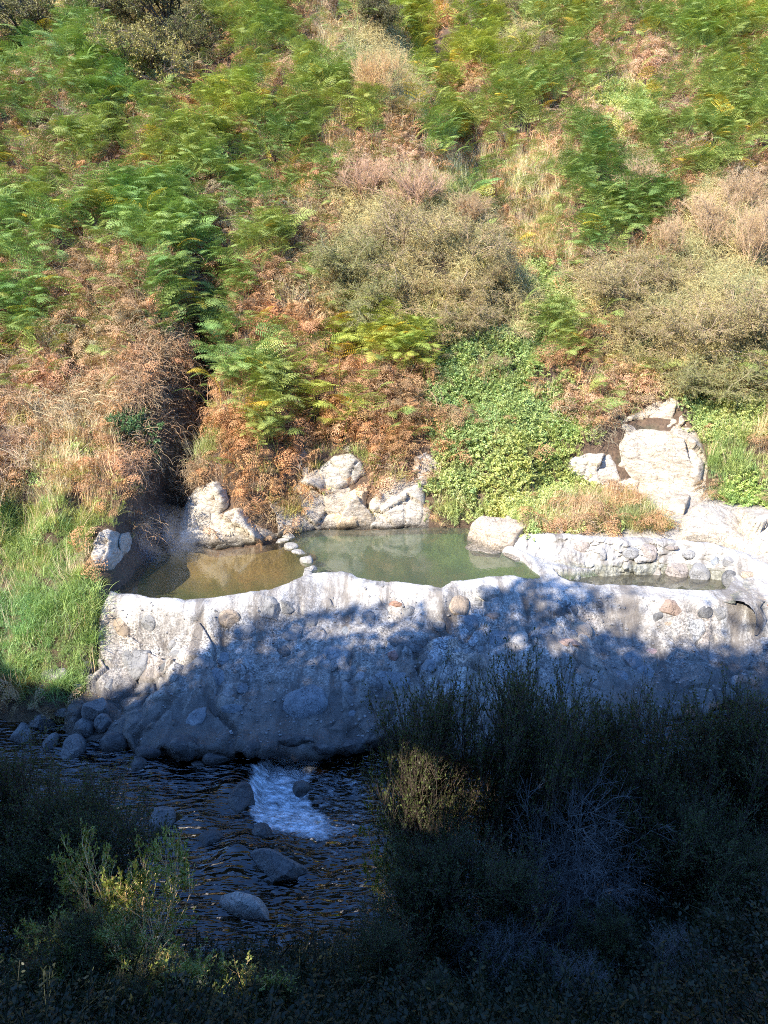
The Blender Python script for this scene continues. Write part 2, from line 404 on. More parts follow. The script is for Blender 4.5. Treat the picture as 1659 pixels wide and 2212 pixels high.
def H0(x, y):
    """height of the land"""
    x, y = np.broadcast_arrays(np.asarray(x, float), np.asarray(y, float))
    # near bank, where the photographer stands
    bankedge = 7.0 + 0.5 * n2(x, y * 0, 0.35, 2, 5) + 0.25 * smooth(-1, 4, x) * 2.0
    nb = -1.9 + 0.93 * np.maximum(bankedge - y, 0)
    nb = np.where(y < 0, 0.45 * (-y) + (-1.9 + 0.93 * bankedge), nb)
    nb = nb + (0.35 * n2(x, y, 0.7, 3, 8)) * smooth(0.2, 1.2, bankedge - y)
    # stream bed
    bed = -1.95 + 0.12 * n2(x, y, 1.1, 4, 3) - 0.2 * smooth(-2.2, -1.2, x)
    z = np.maximum(nb, bed)
    # floor below terrace and pools, bench at the right
    under = -1.9 + 1.25 * smooth(11.6, 13.0, y)
    z = np.where(y > 9.5, np.maximum(under, bed), z)
    bench = 0.26 + 0.09 * (y - 14.8) + 0.05 * n2(x, y, 1.7, 3, 9)
    wb = smooth(2.2, 2.8, x) * smooth(14.55, 14.8, y) + smooth(6.6, 7.2, x) * smooth(12.5, 13.5, y) * (1 - smooth(14.55, 14.8, y))
    z = z * (1 - np.clip(wb, 0, 1)) + bench * np.clip(wb, 0, 1)
    # grass bank at the left of the terrace
    yq = y + .45 * n2(x, 0 * y, .9, 3, 13); gb = np.interp(yq, [10.6, 11.1, 12.0, 12.6, 13.4, 14.4, 15.5], [-1.95, -1.25, -0.35, 0.2, 0.75, 1.5, 2.3])
    gb = gb + 0.12 * n2(x, y, 1.2, 3, 12) + 0.14 * np.maximum(-5.6 - x, 0)
    wl = smooth(-4.55, -5.15, x + 0.12 * n2(x, y, 1.5, 2, 6)) * smooth(10.3, 10.9, y)
    z = z * (1 - wl) + np.maximum(gb, z) * wl
    # the hill
    ys = yshore(x)
    ysm = np.interp(x, [-30, -9, -5, 0, 5, 12, 40], [13.6, 14.2, 14.9, 15.8, 16.3, 16.0, 15.0])
    d0 = y - ys
    ye = ys + (ysm - ys) * smooth(0.5, 4.5, d0)
    d = y - ye
    lump = 0.5 * n2(x, y, 0.33, 3, 21) + 0.58 * n2(x, y, 0.95, 3, 22) + .22 * np.abs(n2(x, y, 1.6, 2, 23)) * smooth(1.5, 4, d)
    hill = -0.12 + 1.85 * np.clip(d, 0, 0.95) + 0.76 * np.maximum(d - 0.95, 0) + lump * smooth(0.5, 2.5, d)
    # cleft between the spur and the rocks
    xg = -4.2 - 0.08 * (y - 16.5) - .75 * smooth(17.0, 15.0, y) + 0.42 * n2(y * 0, y, 0.7, 3, 30)
    gd = 2.0 * smooth(14.3, 15.6, y) * (1 - smooth(18.0, 20.5, y)) * (1 + .4 * n2(x, y, .9, 2, 31))
    hill = hill - gd * np.exp(-((x - xg) / (0.34 + .12 * n2(x, y, 1.4, 2, 32))) ** 2)
    hill = hill + 0.75 * np.exp(-((x + 5.6) / 0.9) ** 2) * smooth(14.6, 16.5, y) * (1 - smooth(18.5, 22.0, y))
    # spur in the middle with a gully to its right, running up to the right-hand top
    xr = 1.3 + 0.30 * (30 - y)
    hill = hill + 0.9 * np.exp(-((x - xr + 2.6) / 2.0) ** 2) * smooth(18.5, 23, y) - 0.9 * np.exp(-((x - xr - .4) / 1.0) ** 2) * smooth(19, 23, y)
    z = np.where(d0 > 0, np.maximum(z, hill), z)
    z = z + np.maximum(y - 46, 0) * 0.25
    return z

def march(u, v, fn):
    d = ray(u, v); t = np.linspace(12.0 / d[1], 45.0 / d[1], 900); P = CAM + d * t[:, None]
    k = np.argmax(P[:, 2] < fn(P[:, 0], P[:, 1])); return P[k]
HOL = [(*march(u, v, H0)[:2], r_, dp) for u, v, r_, dp in ((450, 175, .8, 1.5), (1080, 672, .5, .9), (780, 745, .45, .7), (40, 1075, .5, .9), (1340, 668, .4, .7), (300, 960, .45, .8), (245, 290, .5, .8), (470, 560, .4, .6), (690, 360, .4, .6), (1010, 265, .4, .6), (740, 20, .7, 1.0), (20, 150, .6, 1.0), (1300, 440, .4, .6), (40, 480, .4, .6), (380, 430, .35, .6), (560, 410, .35, .5), (370, 880, .3, .7), (200, 1000, .25, .5), (320, 1060, .3, .6), (240, 860, .25, .4), (150, 800, .3, .4), (900, 480, .4, .6), (1500, 600, .4, .6), (960, 120, .4, .5), (1150, 300, .4, .6), (1430, 180, .45, .6), (1560, 300, .4, .6), (560, 200, .4, .6), (120, 380, .45, .7), (150, 560, .35, .5), (620, 330, .35, .5))]
def H(x, y):
    z = H0(x, y)
    for hx, hy, r_, dp in HOL: z = z - dp * np.exp(-(((x - hx) / r_) ** 2 + ((y - hy) / (r_ * .9)) ** 2))
    return z

def Tz(x, y):
    """height of the terrace (before the pools are carved)"""
    yr, yb, zr = yrim(x), ybot(x), zrim(x)
    f = (yr - y) / (yr - yb)
    left = smooth(-1.5, -3.5, x)
    prof = .26 * smooth(.0, .26, f) + .74 * np.maximum(f, 0) ** 1.25 + left * 0.16 * np.sin(np.clip(f, 0, 1) * math.pi) * 1.2
    z = zr - 1.28 * np.where(f > 0, prof, 0)
    z = z + (0.36 * n2(x, y, 0.65, 3, 41) + 0.10 * n2(x, y, 3.2, 3, 42)) * smooth(0.03, 0.35, f)
    z = z + 0.035 * n2(x, y, 2.6, 3, 44) + (masonry(x, y)[0] - .03) * smooth(.02, .12, f) * (1 - .3 * smooth(.3, .6, f))
    # rills
    z = z - rills(x, y, f)
    return z
RILLS = ((0, -3.85, 0.06, .07), (0, -2.75, 0.08, .11), (0, 0.8, 0.14, .11), (0, -0.7, 0.07, .06), (0, 2.45, 0.05, .05))
def rills(x, y, f, wide=1.0, unit=False):
    o = 0 * x
    for (u0, x0, wd, dp) in RILLS:
        xc = x0 + 0.5 * n2(0 * y, y, 1.3, 2, int(x0 * 10) % 50 + 60) + 0.12 * f
        o = o + (1 if unit else dp) * np.exp(-((x - xc) / (wd * wide * (1 + .5 * n2(x, y, 5, 2, 66)))) ** 2) * smooth(0.02, 0.15, f)
    return o
def voro(x, y, size, seed, asp=1.0):
    """jittered cells: distance to own point, gap to the next, id"""
    gx, gy = x / size + .25 * n2(x, y, 2.2 / size * .4, 2, seed + 9), y / (size * asp) + .25 * n2(x, y, 2.2 / size * .4, 2, seed + 10)
    ix, iy = np.floor(gx).astype(np.int64), np.floor(gy).astype(np.int64)
    d1 = np.full(gx.shape, 9.); d2 = np.full(gx.shape, 9.); idc = np.zeros(gx.shape)
    for a in (-1, 0, 1):
        for b in (-1, 0, 1):
            jx, jy = ix + a, iy + b
            cx = jx + .1 + .8 * _h(jx, jy, 0 * jx + 3, seed); cy = jy + .1 + .8 * _h(jx, jy, 0 * jx + 5, seed)
            d = np.hypot(gx - cx, gy - cy); h_ = _h(jx, jy, 0 * jx + 7, seed)
            new = d < d1; d2 = np.where(new, d1, np.minimum(d2, d)); idc = np.where(new, h_, idc); d1 = np.where(new, d, d1)
    return d1, d2 - d1, idc
def masonry(x, y):
    m = np.zeros(np.shape(x)); cid = np.zeros(np.shape(x)); mask = np.zeros(np.shape(x))
    for size, amp, sd in ((.55, .10, 301), (.26, .05, 302)):
        d1, gap, h_ = voro(x, y, size, sd, .8)
        on = (h_ > .42) * smooth(.04, .16, gap) * smooth(-.15, .2, n2(x, y, .9, 2, sd + 3) + (.1 if size < .3 else .0))
        m = m + amp * on * (1 - .6 * np.clip(d1, 0, 1) ** 2) * (.5 + h_)
        new = on > mask; cid = np.where(new, h_, cid); mask = np.maximum(mask, on)
    return m, cid, mask
def carve(x, y, z):
    P = np.stack([x, y], -1)
    jit = 0.045 * n2(x, y, 5.0, 3, 51) + .05 * n2(x, y, 1.6, 2, 52)
    s1 = sdist(P, POOL) + jit; s2 = sdist(P, RPOOL) + jit
    lip = (.025 + .05 * n2(x, y, 2.2, 3, 53)) * np.exp(-((s1 + 0.16) / 0.14) ** 2)
    z = z + lip
    z1 = 0.03 - 0.10 * smooth(-0.02, 0.06, s1) - 0.38 * smooth(0.0, 0.6, s1)
    z = np.where(s1 > -0.02, np.minimum(z, z1), z)
    z2 = -0.12 - 0.2 * smooth(-0.02, 0.05, s2) - 0.3 * smooth(0, .4, s2)
    z = np.where(s2 > -0.02, np.minimum(z, z2), z)
    z = z - .45 * smooth(.08, -.02, s1) * smooth(.9, 1.3, y - yrim(x)) * smooth(2.5, 2.2, x)
    return z, np.maximum(smooth(-0.03, .02, s1), smooth(-.03, .02, s2))

# ------------------------------------------------------------------ land
M_soil = soil_mat()
xs = np.unique(np.r_[np.linspace(-120, -22, 40), np.linspace(-22, 22, 441), np.linspace(22, 120, 40)])
ysg = np.unique(np.r_[np.linspace(-70, -4, 34), np.linspace(-4, 10, 90), np.linspace(10, 40, 360), np.linspace(40, 110, 60)])
X, Y = np.meshgrid(xs, ysg)
Z = H(X, Y)
g = obj('ground', mesh_np('ground', np.stack([X, Y, Z], -1).reshape(-1, 3), grid_faces(*X.shape), M_soil)); tag(g, kind='structure')

# terrace of mortar, sinter and stones
M_ter = terrace_mat()
nx, nf = 760, 330
xv = np.linspace(-5.25, 11.5, nx)
fv = np.r_[-np.linspace(1, 0, 130, endpoint=False), np.linspace(0, 1, nf - 130)]
FX, XX = np.meshgrid(fv, xv, indexing='ij')
YR, YB = yrim(XX), ybot(XX)
YY = np.where(FX > 0, YR - FX * (YR - YB), YR - FX * 3.75)
ZZ, pl = carve(XX, YY, Tz(XX, YY))
rows = [np.stack([XX, YY, ZZ], -1)]
pr = [pl]
last = rows[0][-1]
for k, (dy, dz) in enumerate(((-.05, -.05), (-.07, -.12), (-.03, -.2), (.1, -.26), (.3, -.3), (.55, -.4), (.7, -.9))):
    q = last.copy()
    wob = 0.12 * n2(q[:, 0], q[:, 0] * 0 + k, 2.3, 3, 71)
    q[:, 1] += dy * (1 + .6 * n2(q[:, 0], q[:, 0] * 0, .9, 2, 72)) + wob * (k > 0); q[:, 2] += dz * (1 + .3 * n2(q[:, 0], q[:, 0] * 0, 1.4, 2, 73))
    rows.append(q[None]); pr.append(np.zeros((1, nx)))
TV = np.concatenate(rows, 0); nr = TV.shape[0]
# left end of the terrace dives under the grass
fall = smooth(-5.0, -5.35, TV[..., 0] + .7 * n2(TV[..., 1] * 0, TV[..., 1], 1.3, 3, 78)); TV[..., 2] -= fall * 1.0
me = mesh_np('terrace', TV.reshape(-1, 3), grid_faces(nr, nx), M_ter)
a = me.attributes.new('pool', 'FLOAT', 'POINT'); a.data.foreach_set('value', np.concatenate(pr, 0).astype(np.float32).ravel())
_, cid, cm = masonry(TV[..., 0], TV[..., 1])
ff_ = (yrim(TV[..., 0]) - TV[..., 1]) / (yrim(TV[..., 0]) - ybot(TV[..., 0]))
rl = np.clip(rills(TV[..., 0], TV[..., 1], ff_, 1.3, True), 0, 1) * smooth(-.35, .2, n2(TV[..., 0], TV[..., 1], 3.0, 3, 67))
for nm_, ar in (('cell', cid), ('set', cm), ('rill', rl)):
    a = me.attributes.new(nm_, 'FLOAT', 'POINT'); a.data.foreach_set('value', ar.astype(np.float32).ravel())
ter = obj('stone_terrace', me)
tag(ter, 'pale crusted terrace of mortar and stones damming the hot pools above the stream', 'terrace')

# curved masonry wall round the right-hand pool
foot = [(1135, 1222, -.1), (1165, 1243, -.25), (1200, 1252, -.3), (1240, 1259, -.3), (1300, 1254, -.3), (1400, 1247, -.3), (1500, 1254, -.3), (1550, 1260, -.3), (1562, 1273, -.3), (1548, 1290, -.28), (1500, 1300, -.25)]
rimw = [(1100, 1166, .16), (1150, 1160, .3), (1200, 1161, .35), (1260, 1164, .36), (1330, 1168, .36), (1420, 1169, .36), (1500, 1176, .34), (1570, 1190, .30), (1622, 1213, .22), (1650, 1243, .1), (1640, 1274, 0.02), (1590, 1300, -.06)]
nw = 420
Fw = resample([px(*p) for p in foot], nw); Rw = resample([px(*p) for p in rimw], nw)
out = norm((Rw - Fw) * np.array([1, 1, 0]))
prof = np.r_[np.linspace(-.25, 1, 60)]
WV = []
for t in prof:
    q = Fw + (Rw - Fw) * t; q[:, 2] = Fw[:, 2] + (Rw[:, 2] - Fw[:, 2]) * (t if t < 0 else t ** 0.85)
    WV.append(q)
for k, (o_, dz) in enumerate(((.06, .012), (.13, .015), (.2, .008), (.27, -.01), (.33, -.05), (.38, -.12), (.42, -.3), (.45, -.6))):
    q = Rw + out * o_; q[:, 2] += dz; WV.append(q)
WV = np.array(WV)
nn = fbm(WV * 3.2, 4, 91)[..., None]; n3 = fbm(WV * 9, 3, 92)[..., None]
inn = np.concatenate([-out[None] * np.clip(1 - abs(t - .5) * .6, 0.2, 1) for t in np.r_[prof, np.ones(8) * 1.2]], 0)
WV = WV + inn * (nn * .15 + n3 * .06 + (masonry(WV[..., 0] * 1.3, WV[..., 2] * 1.6 + WV[..., 1])[0][..., None] - .02) * 1.1) + np.array([0, 0, 1.]) * (n3 * .03 + nn * .05)
me = mesh_np('wall', WV.reshape(-1, 3), grid_faces(WV.shape[0], nw), M_ter)
a = me.attributes.new('pool', 'FLOAT', 'POINT'); a.data.foreach_set('value', (.35 * (WV[..., 2].ravel() < .1) * (np.arange(WV.shape[0])[:, None] < 60).repeat(nw, 1).ravel()).astype(np.float32))
wl_ = obj('pool_wall', me)
tag(wl_, 'curved pale masonry wall with embedded stones round the far side of the right-hand pool', 'wall')

# ------------------------------------------------------------------ water
M_w1 = water_mat('brown_pool_water', (0.97, 0.94, 0.84), (0.16, 0.15, 0.10), 0.07, 0.03, ((3.5, .25, .02), (22, .25, .006)), (1, .6, 1))
M_w2 = water_mat('green_pool_water', (0.72, 0.80, 0.68), (0.15, 0.17, 0.13), 0.2, 0.03, ((3.5, .25, .02), (22, .25, .006)), (1, .6, 1))
M_w3 = water_mat('shallow_pool_water', (0.7, 0.68, 0.6), (0.16, 0.15, 0.12), 0.25, 0.02, ((4, .2, .01),), (1, 1, 1))
def poly_sheet(name, poly, z, mat, grow=0.12):
    c = poly.mean(0); poly = c + (poly - c) * (1 + grow / np.linalg.norm(poly - c, axis=1).mean())
    v2, _, f, *_ = delaunay_2d_cdt([Vector(p) for p in poly], [], [list(range(len(poly)))], 1, 1e-6)
    V = np.array([[p[0], p[1], z] for p in v2])
    o = obj(name, mesh_np(name, V, np.array([list(q) for q in f]), mat, False)); tag(o, kind='structure'); return o
cut = px(np.array([606, 640, 668, 668]), np.array([1150, 1192, 1225, 1262]), 0.0)[:, :2]
iL = [i for i, p in enumerate(POOL_PX) if p[0] < 612 or (p[0] <= 645 and p[1] > 1200)]
L1 = [i for i in range(len(POOL_PX)) if i <= 8]; L2 = [i for i in range(len(POOL_PX)) if i >= 36]
polyL = np.r_[POOL[L1], cut, POOL[L2]]
polyR = np.r_[POOL[9:36], cut[::-1]]
poly_sheet('pool_water', polyL, 0.0, M_w1, .06)
poly_sheet('pool_water', polyR, 0.0, M_w2, .06)
poly_sheet('pool_water', RPOOL, -0.235, M_w3, .12)

def stream_z(x, y):
    z = -1.42 + 0 * x
    drop = smooth(-2.05, -1.72, x + 0.35 * (y - 9.4) * smooth(9.3, 8, y) + 0.06 * n2(x, y, 4, 2, 81)) * smooth(10.35, 10.1, y) * smooth(8.5, 9.2, y)
    z = z - 0.30 * drop
    z = z + 0.03 * n2(x * 0.6, y * 1.6, 1.6, 3, 82) + 0.02 * n2(x, y * 1.8, 5, 3, 83)
    z = z + (0.05 * n2(x, y, 3.0, 3, 84) + 0.03 * n2(x, y, 9.0, 2, 85)) * smooth(-2.1, -1.7, x) * (1 - smooth(-0.5, 1.5, x))
    for (bx, by, r, h) in BUMPS:
        z = z + h * np.exp(-(((x - bx) ** 2 + (y - by) ** 2) / r ** 2))
    return z
BUMPS = []
for (u, v, r, h) in ((500, 1700, .3, .12), (520, 1850, .38, .2), (330, 1650, .25, .07), (420, 1760, .3, .07), (610, 1850, .25, .1)):
    q = px(u, v, -1.4); BUMPS.append((q[0], q[1], r, h))
def stream_mat():
    N = NT('stream_water'); P = N.coord()
    mp = N.n('ShaderNodeMapping'); mp.inputs['Scale'].default_value = (0.6, 2.2, 1); mp.inputs['Rotation'].default_value = (0, 0, 0.25); N.l(P, mp.inputs['Vector'])
    b = N.bump(N.noise(mp.outputs[0], 2.6, 2, 0.5), 1.0, 0.22)
    b = N.bump(N.noise(mp.outputs[0], 7, 1.5, 0.5), 1.0, 0.06, b)
    tr = N.n('ShaderNodeBsdfTransparent'); tr.inputs[0].default_value = (0.5, 0.44, 0.33, 1)
    gl = N.n('ShaderNodeBsdfGlossy'); gl.inputs['Roughness'].default_value = 0.03; N.l(b, gl.inputs['Normal'])
    fr = schlick(N, b, .07)
    m = N.n('ShaderNodeMixShader'); N.l(fr, m.inputs[0]); N.l(tr.outputs[0], m.inputs[1]); N.l(gl.outputs[0], m.inputs[2])
    # broken white water below the drop
    fa = N.n('ShaderNodeAttribute', attribute_name='foam')
    mf = N.n('ShaderNodeMapping'); mf.inputs['Scale'].default_value = (1.0, 2.2, 1); mf.inputs['Rotation'].default_value = (0, 0, .7); N.l(P, mf.inputs['Vector'])
    fn = N.math('ADD', N.noise(mf.outputs[0], 6, 6, 0.75), N.math('MULTIPLY', N.math('SUBTRACT', fa.outputs['Fac'], 1.0), 0.62))
    ff = N.ramp(fn, [(0.30, 0), (0.48, .35), (0.66, 0.95)])
    fd = N.n('ShaderNodeBsdfPrincipled'); fd.inputs['Base Color'].default_value = (0.8, 0.83, 0.85, 1); fd.inputs['Roughness'].default_value = .6
    N.l(N.bump(N.noise(P, 25, 4, .7), .8, .03), fd.inputs['Normal'])
    m2 = N.n('ShaderNodeMixShader'); N.l(ff, m2.inputs[0]); N.l(m.outputs[0], m2.inputs[1]); N.l(fd.outputs[0], m2.inputs[2])
    N.l(m2.outputs[0], N.out.inputs[0]); return N.m
M_st = stream_mat()
sx = np.unique(np.r_[np.linspace(-30, -7, 60), np.linspace(-7, 8, 620), np.linspace(8, 30, 60)]); sy = np.linspace(5.6, 11.8, 260)
SX, SY = np.meshgrid(sx, sy); SZ = stream_z(SX, SY)
me = mesh_np('stream', np.stack([SX, SY, SZ], -1).reshape(-1, 3), grid_faces(*SX.shape), M_st)
su, sv, _ = proj(np.stack([SX, SY, SZ], -1))
edge = px(548, 1690, -1.5)
FOAM = np.array([(545, 1700), (552, 1660), (590, 1632), (640, 1618), (720, 1606), (760, 1612), (700, 1640), (670, 1672), (655, 1710), (675, 1745), (730, 1768), (760, 1800), (700, 1820), (640, 1795), (560, 1785), (545, 1750)], float)
foam = 1.1 * smooth(-34, 16, sdist(np.stack([su, sv], -1), FOAM)) * (1 - .35 * smooth(640, 720, su))
foam = np.maximum(foam, .58 * smooth(-40, 50, sdist(np.stack([su, sv], -1), np.array([(560, 1640), (700, 1620), (820, 1660), (830, 1780), (760, 1880), (690, 1880), (620, 1800), (560, 1760)], float))))
foam = np.clip(foam * 1.15, 0, 1)
a = me.attributes.new('foam', 'FLOAT', 'POINT'); a.data.foreach_set('value', foam.astype(np.float32).ravel())
tag(obj('stream_water', me), kind='structure')

exec_after = []
# ------------------------------------------------------------------ rocks
def Hg(x, y):
    i = np.clip(np.searchsorted(xs, x) - 1, 0, len(xs) - 2); j = np.clip(np.searchsorted(ysg, y) - 1, 0, len(ysg) - 2)
    a = (x - xs[i]) / (xs[i + 1] - xs[i]); b = (y - ysg[j]) / (ysg[j + 1] - ysg[j])
    return (Z[j, i] * (1 - a) + Z[j, i + 1] * a) * (1 - b) + (Z[j + 1, i] * (1 - a) + Z[j + 1, i + 1] * a) * b
def hit_land(u, v, y0=12.6, y1=30):
    d = ray(u, v); ty = np.linspace(y0, y1, 700)[None]; t = ty / d[:, 1:2]
    P = CAM + d[:, None] * t[..., None]; below = P[..., 2] < Hg(P[..., 0], P[..., 1]); k = np.maximum(below.argmax(1), 1)
    r_ = np.arange(len(k)); A, B = P[r_, k - 1], P[r_, k]
    ga = A[:, 2] - Hg(A[:, 0], A[:, 1]); gb = B[:, 2] - Hg(B[:, 0], B[:, 1]); f = (ga / (ga - gb + 1e-9))[:, None]
    return A + (B - A) * np.clip(f, 0, 1)
M_pale = rock_mat('pale_rock', [(0.28, (0.22, 0.185, 0.14)), (0.45, (0.40, 0.345, 0.27)), (0.6, (0.50, 0.45, 0.37)), (0.72, (0.38, 0.24, 0.12))], crust=0.25, src='obj', wetz=-0.02)
M_stone = rock_mat('river_stone', [(0.3, (0.125, 0.122, 0.115)), (0.55, (0.20, 0.193, 0.18)), (0.75, (0.27, 0.255, 0.235))], streak=False, crust=0.10, src='obj', wetz=-1.5)

def outcrop(name, label, poly, y0=None, z0=0.0, lean=62, bulge=0.22, cells=7, col=(1, 1, 1), seed=1, cat='rock', group=None, back=0.6, plane=False):
    """a bedrock face: outline poly (photo pixels) standing on a leaning plane through the lowest point"""
    r = np.random.default_rng(seed)
    P = np.array(poly, float)
    P = resample(np.r_[P, P[:1]], max(24, int(len(P) * 5)))[:-1]
    P = P + np.stack([2.6 * vnoise(np.c_[P * .09, P[:, :1] * 0 + seed]), 2.6 * vnoise(np.c_[P * .09, P[:, :1] * 0 + seed + 9])], -1)
    lo = P[np.argmax(P[:, 1])]
    b0 = px(lo[0], lo[1], z0)
    L = R(lean); nrm_ = np.array([0, -math.sin(L), math.cos(L)])
    def onplane(u, v):
        d = ray(u, v); t = ((b0 - CAM) @ nrm_) / (d @ nrm_); return CAM + d * t[..., None]
    step = 3.2
    gx, gy = np.meshgrid(np.arange(P[:, 0].min(), P[:, 0].max(), step), np.arange(P[:, 1].min(), P[:, 1].max(), step))
    G = np.stack([gx.ravel(), gy.ravel()], -1) + r.uniform(-.8, .8, (gx.size, 2))
    G = G[sdist(G, P) > 1.6]
    pts = np.r_[P, G]
    v2, _, f, ov, *_ = delaunay_2d_cdt([Vector(p) for p in pts], [], [list(range(len(P)))], 1, 1e-6)
    V2 = np.array([[p[0], p[1]] for p in v2]); F = np.array([list(q) for q in f])
    W = hit_land(V2[:, 0], V2[:, 1]) if not plane else onplane(V2[:, 0], V2[:, 1])
    e = sdist(V2, P); e = np.maximum(e, 0)
    mx = e.max(); t = np.clip(e / mx, 0, 1)
    hgt = bulge * (.7 * np.sqrt(1 - (1 - np.clip(t * 3.0, 0, 1)) ** 2) + .3 * t)
    seeds = W[r.integers(0, len(W), cells)]; tilt = r.normal(0, .24, (cells, 3)); off = r.normal(0, .06, cells)
    Wn = W + 0.12 * np.stack([fbm(W * 2.5, 3, seed + k) for k in range(3)], -1)
    D = np.linalg.norm(Wn[:, None] - seeds[None], axis=2); o = np.argsort(D, 1)
    i1 = o[:, 0]; gap = (D[np.arange(len(W)), o[:, 1]] - D[np.arange(len(W)), i1]) if cells > 1 else np.ones(len(W))
    fac = ((W - seeds[i1]) * tilt[i1]).sum(1) + off[i1]
    hgt = hgt + fac * np.clip(t * 3, 0, 1) - 0.05 * np.exp(-(gap / 0.03) ** 2)
    hgt = hgt + (0.035 * fbm(W * 2.4, 4, seed + 5) + 0.014 * (1 - 2 * np.abs(fbm(W * 8, 3, seed + 6)))) * np.clip(t * 4, .3, 1)
    W2 = W + nrm_ * (hgt - (0 if plane else .07))[:, None]
    # sides run back into the slope
    n0 = len(P); bp = []
    idx = list(range(n0))
    ring1 = W2[:n0] + np.array([0, 1, -.1]) * back * .5; ring2 = W2[:n0] + np.array([0, 1, -.1]) * back * 1.3
    V = np.r_[W2, ring1, ring2]; nW = len(W2)
    i = np.arange(n0); j = (i + 1) % n0
    Q = np.r_[np.stack([i, j, nW + j, nW + i], -1), np.stack([nW + i, nW + j, nW + n0 + j, nW + n0 + i], -1)]
    cc = V.mean(0) * np.array([1, 1, 1]); cc[2] = V[:, 2].min()
    me = mesh_np(name, V - cc, [F, Q], M_pale)
    ob = obj(name, me, loc=cc); ob.color = (*col, 1)
    tag(ob, label, cat, group); return ob

